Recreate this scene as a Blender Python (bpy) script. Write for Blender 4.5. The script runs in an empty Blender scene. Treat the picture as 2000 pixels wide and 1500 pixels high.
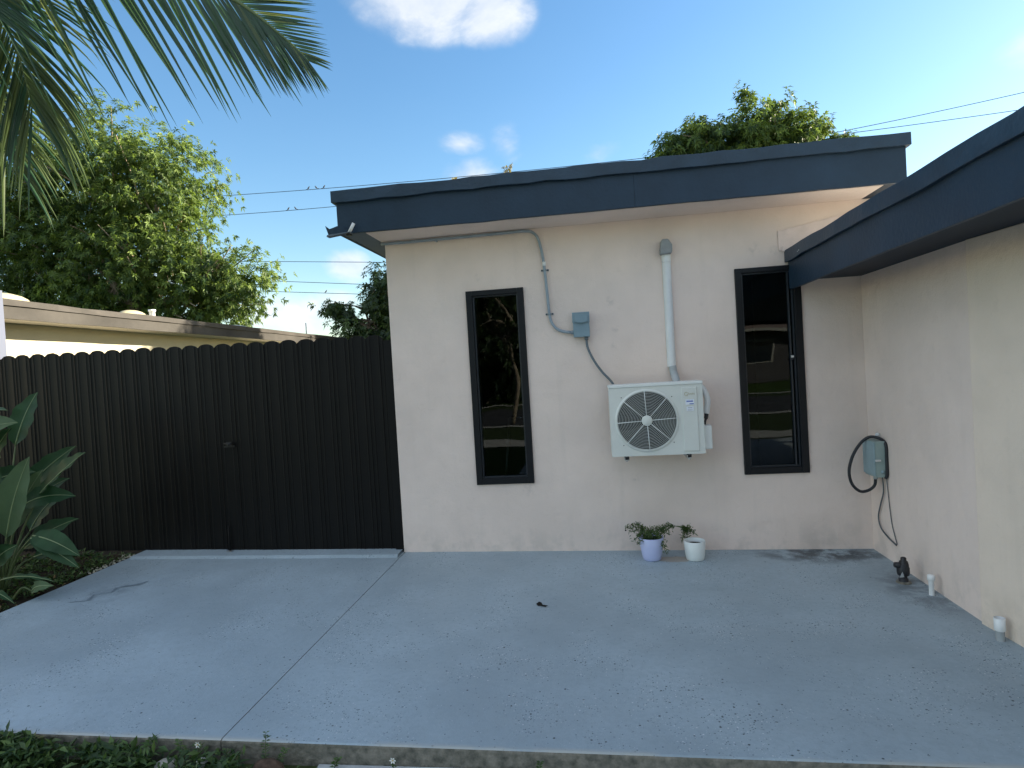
import bpy, math, random
import numpy as np
from mathutils import Vector, Matrix
sc = bpy.context.scene
R = math.radians
rng = np.random.default_rng(7)
random.seed(7)

# ------------------------------------------------------------------ camera
cd = bpy.data.cameras.new('camera')
cam = bpy.data.objects.new('camera', cd)
sc.collection.objects.link(cam)
cR = (0.9895496, 0.13145615, -0.05925255)
cU = (0.05599338, 0.02835552, 0.99802841)
cF = (-0.13287711, 0.99091637, -0.02069852)
cam.matrix_world = Matrix(((cR[0], cU[0], -cF[0], 0), (cR[1], cU[1], -cF[1], -5.3), (cR[2], cU[2], -cF[2], 1.587), (0, 0, 0, 1)))
cd.sensor_width = 36; cd.lens = 21.6; cd.clip_end = 2000; cd.clip_start = 0.05
sc.camera = cam

# ------------------------------------------------------------------ sky, sun, exposure
SUN_AZ, SUN_EL = 66, 21          # azimuth from +y towards +x
w = bpy.data.worlds.new('World'); sc.world = w; w.use_nodes = True
nt = w.node_tree; nt.nodes.clear()
def N(t, **k):
    n = nt.nodes.new(t)
    for a, b in k.items(): setattr(n, a, b)
    return n
def L(a, b): nt.links.new(a, b)
def M(op, a, b=None, c=None, clamp=False):
    n = nt.nodes.new('ShaderNodeMath'); n.operation = op; n.use_clamp = clamp
    for i, v in enumerate((a, b, c)):
        if v is None: continue
        if isinstance(v, (int, float)): n.inputs[i].default_value = v
        else: nt.links.new(v, n.inputs[i])
    return n.outputs[0]
sky = N('ShaderNodeTexSky', sky_type='NISHITA', sun_disc=False)
sky.sun_elevation = R(SUN_EL); sky.sun_rotation = R(SUN_AZ)
sky.air_density = 1.15; sky.dust_density = 0.45; sky.ozone_density = 1.6; sky.altitude = 0
tc = N('ShaderNodeTexCoord')
nz = N('ShaderNodeTexNoise'); nz.inputs['Scale'].default_value = 9; nz.inputs['Detail'].default_value = 8; nz.inputs['Roughness'].default_value = .58
nz.inputs['Distortion'].default_value = .25
mpz = N('ShaderNodeMapping'); mpz.inputs['Scale'].default_value = (1, 1, 1.7); L(tc.outputs['Generated'], mpz.inputs[0]); L(mpz.outputs[0], nz.inputs['Vector'])
blobs = [  # direction, radii (x,y,z), strength
 ((-.195, .835, .525), (.135, .6, .062), 1.3), ((-.115, .862, .500), (.075, .5, .048), 1.2), ((-.20, .852, .492), (.085, .5, .035), .8),
 ((-.172, .93, .306), (.070, .5, .030), .85), ((-.178, .92, .347), (.044, .5, .022), .66), ((-.111, .933, .342), (.032, .5, .036), .55), ((.026, .947, .322), (.045, .5, .028), .58),
 ((.535, .785, .338), (.055, .5, .03), 1.3), ((-.367, .914, .178), (.040, .5, .030), 1.7), ((-.45, .883, .105), (.09, .5, .04), 1.3),
 ((-.395, .908, .12), (.05, .5, .03), .75), ((-.56, .81, .16), (.12, .5, .035), .7)]
rb = random.Random(4)
for _ in range(48):      # added clouds outside the view, put there to brighten the shaded walls
    az_, el_ = R(rb.uniform(80, 275)), R(rb.uniform(12, 75)); q_ = rb.uniform(.8, 1.3)
    blobs.append(((math.sin(az_) * math.cos(el_), math.cos(az_) * math.cos(el_), math.sin(el_)), (.34 * q_, .34 * q_, .19 * q_), 1.5))
for az_, el_, q_ in ((5, 76, 1.1), (60, 66, .9), (-80, 66, .8)):  # overhead clouds out of view, added for the same fill light
    az_, el_ = R(az_), R(el_); blobs.append(((math.sin(az_) * math.cos(el_), math.cos(az_) * math.cos(el_), math.sin(el_)), (.24 * q_, .24 * q_, .16 * q_), 1.2))
fld = None
for d, s, k in blobs:
    v = N('ShaderNodeVectorMath', operation='SUBTRACT'); L(tc.outputs['Generated'], v.inputs[0]); v.inputs[1].default_value = d
    m = N('ShaderNodeVectorMath', operation='DIVIDE'); L(v.outputs[0], m.inputs[0]); m.inputs[1].default_value = s
    ln = N('ShaderNodeVectorMath', operation='LENGTH'); L(m.outputs[0], ln.inputs[0])
    g = M('MULTIPLY', M('SUBTRACT', 1.0, ln.outputs['Value'], clamp=True), k)
    fld = g if fld is None else M('MAXIMUM', fld, g)
dens = M('MULTIPLY', M('ADD', M('SUBTRACT', M('MULTIPLY', fld, 1.15), .10), M('MULTIPLY', M('SUBTRACT', nz.outputs[0], .5), 2.2)), M('MULTIPLY', fld, 5.0, clamp=True), clamp=True)
mr = N('ShaderNodeMapRange', interpolation_type='SMOOTHSTEP'); L(dens, mr.inputs[0])
mr.inputs[1].default_value = -.10; mr.inputs[2].default_value = 1.35
cm = N('ShaderNodeMix', data_type='RGBA')
sep = N('ShaderNodeSeparateXYZ'); L(tc.outputs['Generated'], sep.inputs[0])
L(M('MULTIPLY', mr.outputs[0], .9), cm.inputs['Factor'])
# sky tint
hs = N('ShaderNodeHueSaturation'); hs.inputs['Saturation'].default_value = 1.27; hs.inputs['Value'].default_value = .45
L(sky.outputs[0], hs.inputs['Color']); L(hs.outputs[0], cm.inputs['A'])
cc = N('ShaderNodeMix', data_type='RGBA'); L(M('MULTIPLY', M('SUBTRACT', nz.outputs[0], .35), 2.6, clamp=True), cc.inputs['Factor'])
cc.inputs['A'].default_value = (1.25, 1.42, 1.68, 1); cc.inputs['B'].default_value = (2.1, 2.1, 2.08, 1)
dsun = N('ShaderNodeVectorMath', operation='DOT_PRODUCT'); L(tc.outputs['Generated'], dsun.inputs[0]); dsun.inputs[1].default_value = (math.sin(R(SUN_AZ)), math.cos(R(SUN_AZ)), .35)
lit = N('ShaderNodeMapRange'); L(dsun.outputs['Value'], lit.inputs[0]); lit.inputs[1].default_value = .2; lit.inputs[2].default_value = -1; lit.inputs[3].default_value = 1; lit.inputs[4].default_value = 2.0   # clouds away from the sun, mostly unseen, are brightened to fill the shade
csc = N('ShaderNodeVectorMath', operation='SCALE'); L(cc.outputs['Result'], csc.inputs[0]); L(lit.outputs[0], csc.inputs['Scale'])
L(csc.outputs[0], cm.inputs['B'])
bg = N('ShaderNodeBackground'); bg.inputs[1].default_value = .10
L(cm.outputs['Result'], bg.inputs[0]); wo = N('ShaderNodeOutputWorld'); L(bg.outputs[0], wo.inputs[0])
sd = bpy.data.lights.new('sun', 'SUN'); sd.energy = 3.6; sd.angle = R(.5); sd.color = (1, .88, .68)
sun = bpy.data.objects.new('sun', sd); sc.collection.objects.link(sun)
tow = Vector((math.sin(R(SUN_AZ)) * math.cos(R(SUN_EL)), math.cos(R(SUN_AZ)) * math.cos(R(SUN_EL)), math.sin(R(SUN_EL))))
sun.rotation_euler = tow.to_track_quat('Z', 'Y').to_euler()
sc.view_settings.view_transform = 'Standard'; sc.view_settings.look = 'None'
sc.view_settings.gamma = 1; sc.view_settings.exposure = 2.5; sc.view_settings.use_curve_mapping = False

# ------------------------------------------------------------------ materials
MATS = {}
def mat(name, col, rough=.6, spec=.4, metal=0, noise=(0, 5), bump=(0, 50), col2=None, transl=None, tint=False):
    """noise=(strength, scale) mottles the colour, bump=(strength, scale)"""
    m = bpy.data.materials.new(name); m.use_nodes = True; MATS[name] = m
    t = m.node_tree; b = t.nodes['Principled BSDF']
    b.inputs['Roughness'].default_value = rough; b.inputs['Specular IOR Level'].default_value = spec; b.inputs['Metallic'].default_value = metal
    b.inputs['Base Color'].default_value = (*col, 1)
    c = t.nodes.new('ShaderNodeTexCoord')
    if noise[0] or col2:
        n = t.nodes.new('ShaderNodeTexNoise'); n.inputs['Scale'].default_value = noise[1]; n.inputs['Detail'].default_value = 7; n.inputs['Roughness'].default_value = .62
        t.links.new(c.outputs['Object'], n.inputs['Vector'])
        r = t.nodes.new('ShaderNodeMapRange'); r.inputs[1].default_value = .3; r.inputs[2].default_value = .7
        t.links.new(n.outputs[0], r.inputs[0])
        x = t.nodes.new('ShaderNodeMix'); x.data_type = 'RGBA'
        s = noise[0]
        x.inputs['A'].default_value = (*[v * (1 - s) for v in col], 1)
        x.inputs['B'].default_value = (*(col2 if col2 else [v * (1 + s) for v in col]), 1)
        src = r.outputs[0]
        if tint:
            a = t.nodes.new('ShaderNodeAttribute'); a.attribute_name = 'tint'; src = a.outputs['Fac']
        t.links.new(src, x.inputs['Factor']); t.links.new(x.outputs['Result'], b.inputs['Base Color'])
    if bump[0]:
        n2 = t.nodes.new('ShaderNodeTexNoise'); n2.inputs['Scale'].default_value = bump[1]; n2.inputs['Detail'].default_value = 6
        t.links.new(c.outputs['Object'], n2.inputs['Vector'])
        bp = t.nodes.new('ShaderNodeBump'); bp.inputs['Strength'].default_value = bump[0]; bp.inputs['Distance'].default_value = .01
        t.links.new(n2.outputs[0], bp.inputs['Height']); t.links.new(bp.outputs[0], b.inputs['Normal'])
    if transl:
        tr = t.nodes.new('ShaderNodeBsdfTranslucent'); tr.inputs[0].default_value = (*transl[0], 1)
        ms = t.nodes.new('ShaderNodeMixShader'); ms.inputs[0].default_value = transl[1]
        o = t.nodes['Material Output']; t.links.new(b.outputs[0], ms.inputs[1]); t.links.new(tr.outputs[0], ms.inputs[2]); t.links.new(ms.outputs[0], o.inputs[0])
    return m

def stucco(name, col, stain):
    """painted stucco: fine sand relief, broad mottling, scuffs, grime near the ground"""
    m = bpy.data.materials.new(name); m.use_nodes = True; MATS[name] = m
    t = m.node_tree; b = t.nodes['Principled BSDF']; b.inputs['Roughness'].default_value = .85; b.inputs['Specular IOR Level'].default_value = .25
    ln = t.links.new
    c = t.nodes.new('ShaderNodeTexCoord')
    def noise(sc_, det=6, ro=.6, vec=None):
        n = t.nodes.new('ShaderNodeTexNoise'); n.inputs['Scale'].default_value = sc_; n.inputs['Detail'].default_value = det; n.inputs['Roughness'].default_value = ro
        ln(vec or c.outputs['Object'], n.inputs['Vector']); return n.outputs[0]
    def rng_(s, a, b_, lo=0, hi=1):
        r = t.nodes.new('ShaderNodeMapRange'); r.interpolation_type = 'SMOOTHSTEP'; ln(s, r.inputs[0])
        for i, v in zip((1, 2, 3, 4), (a, b_, lo, hi)): r.inputs[i].default_value = v
        return r.outputs[0]
    def mix(f, A, B):
        x = t.nodes.new('ShaderNodeMix'); x.data_type = 'RGBA'
        for k, v in (('Factor', f), ('A', A), ('B', B)):
            if isinstance(v, tuple): x.inputs[k].default_value = (*v, 1)
            elif isinstance(v, (int, float)): x.inputs[k].default_value = v
            else: ln(v, x.inputs[k])
        return x.outputs['Result']
    def mth(op, a, b_):
        n = t.nodes.new('ShaderNodeMath'); n.operation = op; n.use_clamp = True
        for i, v in enumerate((a, b_)):
            if isinstance(v, (int, float)): n.inputs[i].default_value = v
            else: ln(v, n.inputs[i])
        return n.outputs[0]
    k = mix(rng_(noise(1.3, 3), .35, .65), tuple(v * .95 for v in col), tuple(v * 1.04 for v in col))
    k = mix(mth('MULTIPLY', rng_(noise(9, 5), .58, .75), .22), k, tuple(v * .8 for v in col))
    sp = t.nodes.new('ShaderNodeSeparateXYZ'); ln(c.outputs['Object'], sp.inputs[0])
    low = rng_(sp.outputs['Z'], .02, .30, 1, 0)
    k = mix(mth('MULTIPLY', mth('MULTIPLY', low, rng_(noise(5, 6), .42, .62)), .25), k, stain)
    mpv = t.nodes.new('ShaderNodeMapping'); mpv.inputs['Scale'].default_value = (9, 9, .55); ln(c.outputs['Object'], mpv.inputs[0])
    k = mix(mth('MULTIPLY', rng_(noise(1, 5, .6, mpv.outputs[0]), .52, .8), .08), k, stain)
    # a few scuffs where hands and tools rubbed the wall
    for (x, z, r) in ((.20, 1.9, .05), (.17, 2.13, .06), (.19, 1.75, .05), (1.36, 2.47, .08), (1.52, 2.45, .06), (-.95, 2.42, .05), (.3, .62, .06), (-.62, .55, .1)):
        v = t.nodes.new('ShaderNodeVectorMath'); v.operation = 'DISTANCE'; ln(c.outputs['Object'], v.inputs[0]); v.inputs[1].default_value = (x, 0, z)
        k = mix(mth('MULTIPLY', mth('MULTIPLY', rng_(v.outputs['Value'], r * .2, r, 1, 0), rng_(noise(22, 5), .40, .7)), .22), k, (.2, .19, .2))
    ln(k, b.inputs['Base Color'])
    h = t.nodes.new('ShaderNodeMath'); h.operation = 'MULTIPLY_ADD'; ln(noise(7, 4), h.inputs[0]); h.inputs[1].default_value = 3.0; ln(noise(140, 5, .7), h.inputs[2])
    bp = t.nodes.new('ShaderNodeBump'); bp.inputs['Strength'].default_value = .6; bp.inputs['Distance'].default_value = .007
    ln(h.outputs[0], bp.inputs['Height']); ln(bp.outputs[0], b.inputs['Normal'])
    return m

def slab_paint(name, col):
    m = bpy.data.materials.new(name); m.use_nodes = True; MATS[name] = m
    t = m.node_tree; b = t.nodes['Principled BSDF']; b.inputs['Specular IOR Level'].default_value = .35
    ln = t.links.new; c = t.nodes.new('ShaderNodeTexCoord')
    def noise(s, det=6, ro=.6):
        n = t.nodes.new('ShaderNodeTexNoise'); n.inputs['Scale'].default_value = s; n.inputs['Detail'].default_value = det; n.inputs['Roughness'].default_value = ro
        ln(c.outputs['Object'], n.inputs['Vector']); return n.outputs[0]
    def rg(s, a, b_, lo=0, hi=1):
        r = t.nodes.new('ShaderNodeMapRange'); r.interpolation_type = 'SMOOTHSTEP'; ln(s, r.inputs[0])
        for i, v in zip((1, 2, 3, 4), (a, b_, lo, hi)): r.inputs[i].default_value = v
        return r.outputs[0]
    def mth(op, a, b_):
        n = t.nodes.new('ShaderNodeMath'); n.operation = op; n.use_clamp = True
        for i, v in enumerate((a, b_)):
            if isinstance(v, (int, float)): n.inputs[i].default_value = v
            else: ln(v, n.inputs[i])
        return n.outputs[0]
    def mix(f, A, B):
        x = t.nodes.new('ShaderNodeMix'); x.data_type = 'RGBA'
        for k, v in (('Factor', f), ('A', A), ('B', B)):
            if isinstance(v, tuple): x.inputs[k].default_value = (*v, 1)
            elif isinstance(v, (int, float)): x.inputs[k].default_value = v
            else: ln(v, x.inputs[k])
        return x.outputs['Result']
    def dots(scale, size, seed):
        v = t.nodes.new('ShaderNodeTexVoronoi'); v.inputs['Scale'].default_value = scale; v.inputs['Randomness'].default_value = 1
        mp = t.nodes.new('ShaderNodeMapping'); mp.inputs['Location'].default_value = (seed, seed * 1.7, 0); ln(c.outputs['Object'], mp.inputs[0]); ln(mp.outputs[0], v.inputs['Vector'])
        sepc = t.nodes.new('ShaderNodeSeparateColor'); ln(v.outputs['Color'], sepc.inputs[0])
        return rg(v.outputs['Distance'], size * .55, size, 1, 0), sepc.outputs[0], sepc.outputs[1]
    patches = rg(noise(1.7, 5, .7), .46, .60)
    k = mix(rg(noise(.9, 5), .3, .7), tuple(v * .84 for v in col), tuple(v * 1.07 for v in col))
    k = mix(mth('MULTIPLY', rg(noise(34, 5), .42, .66), .3), k, tuple(v * .75 for v in col))
    sp = t.nodes.new('ShaderNodeSeparateXYZ'); ln(c.outputs['Object'], sp.inputs[0])
    # chips: dark pits and white flecks, thick in patches
    pits = None
    for scale, size, seed, thr, colr, glob in ((32, .22, 3, .55, (.03, .045, .05), .09), (75, .30, 9, .5, (.06, .09, .11), .13), (52, .24, 5, .70, (.66, .70, .72), .03), (95, .28, 12, .62, (.50, .58, .64), .06)):
        d, r1, r2 = dots(scale, size, seed)
        f = mth('MULTIPLY', d, mth('MULTIPLY', rg(r1, thr, thr + .05), mth('ADD', patches, mth('GREATER_THAN', r2, 1 - glob))))
        k = mix(mth('MULTIPLY', f, .9), k, colr)
        if seed in (3, 9): pits = f if pits is None else mth('ADD', pits, f)
    # grime: back corner by the wing, around the pots, along the wall foot
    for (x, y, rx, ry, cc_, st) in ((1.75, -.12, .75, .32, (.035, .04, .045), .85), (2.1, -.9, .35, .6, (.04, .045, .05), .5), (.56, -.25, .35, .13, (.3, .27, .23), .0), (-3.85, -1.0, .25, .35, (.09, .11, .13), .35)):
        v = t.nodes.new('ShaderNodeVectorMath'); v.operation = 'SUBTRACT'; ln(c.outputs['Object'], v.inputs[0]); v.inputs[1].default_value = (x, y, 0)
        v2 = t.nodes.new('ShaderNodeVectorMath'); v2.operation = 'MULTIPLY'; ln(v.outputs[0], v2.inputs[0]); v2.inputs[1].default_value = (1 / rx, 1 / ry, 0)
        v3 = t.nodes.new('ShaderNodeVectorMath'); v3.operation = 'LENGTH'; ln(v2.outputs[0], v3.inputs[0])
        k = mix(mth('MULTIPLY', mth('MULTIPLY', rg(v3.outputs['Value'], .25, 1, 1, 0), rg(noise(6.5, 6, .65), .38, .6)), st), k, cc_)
    # bare, unpainted concrete between the pots
    v = t.nodes.new('ShaderNodeVectorMath'); v.operation = 'SUBTRACT'; ln(c.outputs['Object'], v.inputs[0]); v.inputs[1].default_value = (.56, -.24, 0)
    v2 = t.nodes.new('ShaderNodeVectorMath'); v2.operation = 'MULTIPLY'; ln(v.outputs[0], v2.inputs[0]); v2.inputs[1].default_value = (1 / .2, 1 / .1, 0)
    v3 = t.nodes.new('ShaderNodeVectorMath'); v3.operation = 'LENGTH'; ln(v2.outputs[0], v3.inputs[0])
    k = mix(mth('MULTIPLY', rg(mth('ADD', v3.outputs['Value'], mth('MULTIPLY', noise(14), .5)), .9, 1.0, 1, 0), .9), k, (.36, .33, .29))
    # worn front edge
    edge = rg(sp.outputs['Y'], -2.76, -2.72, 1, 0)
    k = mix(mth('MULTIPLY', edge, rg(noise(2.4, 5), .42, .6)), k, (.42, .44, .42))
    ln(k, b.inputs['Base Color'])
    ln(rg(noise(3, 5), .3, .7, .5, .68), b.inputs['Roughness'])
    h = t.nodes.new('ShaderNodeMath'); h.operation = 'MULTIPLY_ADD'; ln(pits, h.inputs[0]); h.inputs[1].default_value = -1.2; ln(noise(60, 6, .7), h.inputs[2])
    bp = t.nodes.new('ShaderNodeBump'); bp.inputs['Strength'].default_value = .5; bp.inputs['Distance'].default_value = .005
    ln(h.outputs[0], bp.inputs['Height']); ln(bp.outputs[0], b.inputs['Normal'])
    return m

WALLC = (.82, .69, .615)
stucco('wall_paint', WALLC, (.34, .33, .30))
stucco('wall_paint_lit', (.83, .70, .585), (.36, .32, .26))  # same paint as wall_paint; the near wall's stronger light is put into the colour
slab_paint('slab_paint', (.345, .43, .485))
mat('fascia_navy', (.0135, .034, .062), .5, .35, noise=(.16, 3), bump=(.3, 40))
mat('fascia_lip', (.018, .041, .070), .45, .4, noise=(.2, 5), bump=(.25, 40))
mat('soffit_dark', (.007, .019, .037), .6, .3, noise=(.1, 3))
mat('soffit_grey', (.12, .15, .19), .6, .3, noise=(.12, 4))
mat('soffit_pale', (.50, .46, .43), .7, .3, noise=(.06, 4))
mat('patch_white', (.74, .62, .57), .8, .2, noise=(.08, 9), bump=(.3, 80))
mat('roofing', (.35, .35, .34), .9, .1, noise=(.2, 3))
mat('frame_dark', (.005, .0065, .009), .42, .3, noise=(.1, 9))
mat('frame_inner', (.02, .026, .034), .35, .5)
mat('fence_brown', (.0036, .0035, .0036), .48, .22, noise=(.12, 3), bump=(.04, 20))
mat('metal_black', (.012, .012, .013), .4, .5)
mat('galvanised', (.55, .56, .56), .35, .5, metal=.8, noise=(.1, 20))
mat('ac_paint', (.68, .70, .66), .42, .45, noise=(.04, 6))
mat('ac_lid', (.76, .79, .77), .4, .5, noise=(.03, 9))
mat('ac_grille', (.56, .58, .56), .5, .4)
mat('ac_inside', (.018, .022, .020), .8, .2)
mat('ac_coil', (.10, .115, .10), .5, .4, metal=.3, noise=(.3, 60))
mat('gold_print', (.40, .33, .14), .4, .5)
mat('sticker_white', (.78, .82, .9), .4, .4)
mat('sticker_blue', (.06, .12, .45), .4, .4)
mat('sticker_grey', (.35, .38, .4), .5, .3)
mat('duct_white', (.72, .74, .74), .45, .4, noise=(.05, 8))
mat('duct_grey', (.40, .43, .44), .6, .3, noise=(.1, 14))
mat('cap_grey', (.27, .29, .30), .6, .3, noise=(.12, 14))
mat('box_blue', (.20, .29, .34), .5, .4, noise=(.08, 12))
mat('conduit_blue', (.27, .33, .38), .45, .45, noise=(.1, 20))
mat('flex_grey', (.13, .16, .18), .55, .4, noise=(.1, 30))
mat('cable_black', (.022, .024, .028), .5, .4)
mat('cable_grey', (.10, .11, .12), .55, .4)
mat('meter_green', (.30, .38, .36), .5, .4, noise=(.1, 9))
mat('meter_green_side', (.27, .37, .40), .5, .4, noise=(.1, 9))
mat('post_paint', (.105, .12, .17), .7, .2)
mat('pvc_white', (.78, .80, .80), .35, .5, noise=(.05, 20))
mat('pot_lilac', (.50, .55, .80), .25, .5, noise=(.03, 5))
mat('pot_white', (.74, .78, .76), .3, .5, noise=(.03, 5))
mat('soil', (.022, .017, .013), .95, .1, noise=(.4, 30), bump=(.8, 60))
mat('mulch_soil', (.030, .024, .017), .95, .1, noise=(.5, 14), bump=(.9, 40))
mat('kerb_concrete', (.17, .175, .145), .9, .2, noise=(.5, 26), bump=(.9, 45), col2=(.26, .24, .20))
mat('walk_paint', (.46, .50, .52), .8, .2, noise=(.15, 8), bump=(.5, 50))
mat('ground_earth', (.055, .075, .030), .95, .1, noise=(.4, 3), bump=(.6, 20))
mat('lawn', (.06, .10, .02), .95, .1, noise=(.3, 6), bump=(.8, 60))
mat('asphalt', (.07, .07, .072), .9, .2, noise=(.15, 5))
mat('sidewalk', (.50, .48, .43), .9, .2, noise=(.1, 3))
mat('neighbour_cream', (.40, .375, .295), .85, .2, noise=(.04, 3), bump=(.2, 60))
mat('neighbour_fascia', (.036, .033, .030), .75, .3, noise=(.45, 1.1), bump=(.2, 20))
mat('neighbour_drip', (.034, .030, .027), .6, .3, noise=(.3, 3))
mat('neighbour_trim', (.42, .38, .30), .8, .2)
mat('dome_pale', (.36, .33, .22), .5, .4, noise=(.05, 5))
mat('tarp_pale', (.55, .60, .60), .4, .4, noise=(.1, 5))
mat('bark', (.17, .14, .105), .9, .15, noise=(.35, 8), bump=(.8, 20))
mat('bark_pale', (.30, .245, .18), .9, .15, noise=(.3, 6), bump=(.6, 20))
mat('mango_leaf', (.022, .052, .024), .55, .25, noise=(.1, 5), col2=(.15, .225, .045), transl=((.20, .30, .05), .26), tint=True)
mat('mango_leaf_warm', (.018, .048, .020), .55, .25, noise=(.1, 5), col2=(.16, .225, .045), transl=((.22, .33, .05), .28), tint=True)
mat('dark_leaf', (.016, .038, .014), .45, .4, noise=(.1, 5), col2=(.06, .10, .02), transl=((.08, .14, .03), .2), tint=True)
mat('palm_leaflet', (.016, .050, .022), .40, .4, noise=(.35, 3), transl=((.07, .15, .05), .2))
mat('palm_leaflet_olive', (.055, .085, .026), .42, .45, noise=(.35, 3), transl=((.20, .25, .06), .28))
mat('palm_rachis', (.10, .14, .05), .5, .4, noise=(.2, 10))
mat('bird_leaf', (.026, .072, .028), .55, .35, noise=(.3, 8), transl=((.07, .18, .05), .2))
mat('bird_leaf_light', (.095, .15, .075), .6, .3, noise=(.18, 8), transl=((.12, .22, .07), .25))
mat('bird_rib', (.25, .32, .16), .5, .4)
mat('bird_stalk', (.10, .14, .055), .5, .4, noise=(.2, 10))
mat('cover_leaf', (.022, .055, .016), .5, .4, noise=(.1, 5), col2=(.11, .18, .045), transl=((.08, .16, .03), .2), tint=True)
mat('pot_leaf', (.035, .075, .022), .5, .35, noise=(.1, 5), col2=(.12, .17, .05), transl=((.12, .2, .05), .2), tint=True)
mat('dry_leaf', (.16, .09, .045), .8, .2, noise=(.3, 20), col2=(.33, .25, .12), tint=True)
mat('dead_leaf', (.014, .012, .010), .8, .2)
mat('petal', (.80, .80, .76), .6, .3)
mat('flower_centre', (.6, .4, .05), .7, .2)
mat('stone_pale', (.40, .38, .33), .9, .2, noise=(.25, 20), bump=(.6, 60))
mat('stone_brown', (.085, .058, .042), .9, .2, noise=(.5, 30), bump=(.9, 50))
mat('stone_white', (.62, .61, .57), .8, .2, noise=(.12, 30), bump=(.4, 60))
mat('gravel', (.42, .40, .32), .9, .2, noise=(.3, 60))
mat('wire', (.035, .045, .06), .5, .4)
mat('bird', (.05, .045, .045), .7, .2)
mat('latch_silver', (.75, .76, .76), .3, .5, metal=.6)
mat('interior', (.10, .095, .09), .9, .1)
mat('chrome', (.7, .7, .68), .2, .5, metal=1)
mat('opp_wall', (.14, .13, .13), .9, .1, noise=(.1, 2))
mat('opp_roof', (.30, .22, .19), .9, .1, noise=(.2, 1))
mat('opp_glass', (.02, .03, .04), .1, .5)
mat('opp_trim', (.60, .56, .5), .7, .2)
mat('weed_dry', (.30, .25, .09), .8, .2, noise=(.2, 10), transl=((.4, .35, .1), .3))

# window glass: dark tinted pane, mirror-like at the surface
g = bpy.data.materials.new('window_glass'); g.use_nodes = True; MATS['window_glass'] = g
t = g.node_tree; t.nodes.clear()
o = t.nodes.new('ShaderNodeOutputMaterial'); mx = t.nodes.new('ShaderNodeMixShader'); tr = t.nodes.new('ShaderNodeBsdfTransparent'); gl = t.nodes.new('ShaderNodeBsdfGlossy')
tr.inputs[0].default_value = (.45, .5, .52, 1); gl.inputs[0].default_value = (.85, .93, 1, 1); gl.inputs['Roughness'].default_value = .012
fr = t.nodes.new('ShaderNodeFresnel'); fr.inputs[0].default_value = 1.55
c_ = t.nodes.new('ShaderNodeTexCoord'); n_ = t.nodes.new('ShaderNodeTexNoise'); n_.inputs['Scale'].default_value = 2.2; n_.inputs['Detail'].default_value = 1
b_ = t.nodes.new('ShaderNodeBump'); b_.inputs['Strength'].default_value = .06; b_.inputs['Distance'].default_value = .03
t.links.new(c_.outputs['Object'], n_.inputs[0]); t.links.new(n_.outputs[0], b_.inputs['Height']); t.links.new(b_.outputs[0], gl.inputs['Normal'])
ad = t.nodes.new('ShaderNodeMath'); ad.operation = 'MULTIPLY_ADD'; ad.inputs[1].default_value = .45; ad.inputs[2].default_value = .0; t.links.new(fr.outputs[0], ad.inputs[0])
t.links.new(ad.outputs[0], mx.inputs[0]); t.links.new(tr.outputs[0], mx.inputs[1]); t.links.new(gl.outputs[0], mx.inputs[2]); t.links.new(mx.outputs[0], o.inputs[0])

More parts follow.
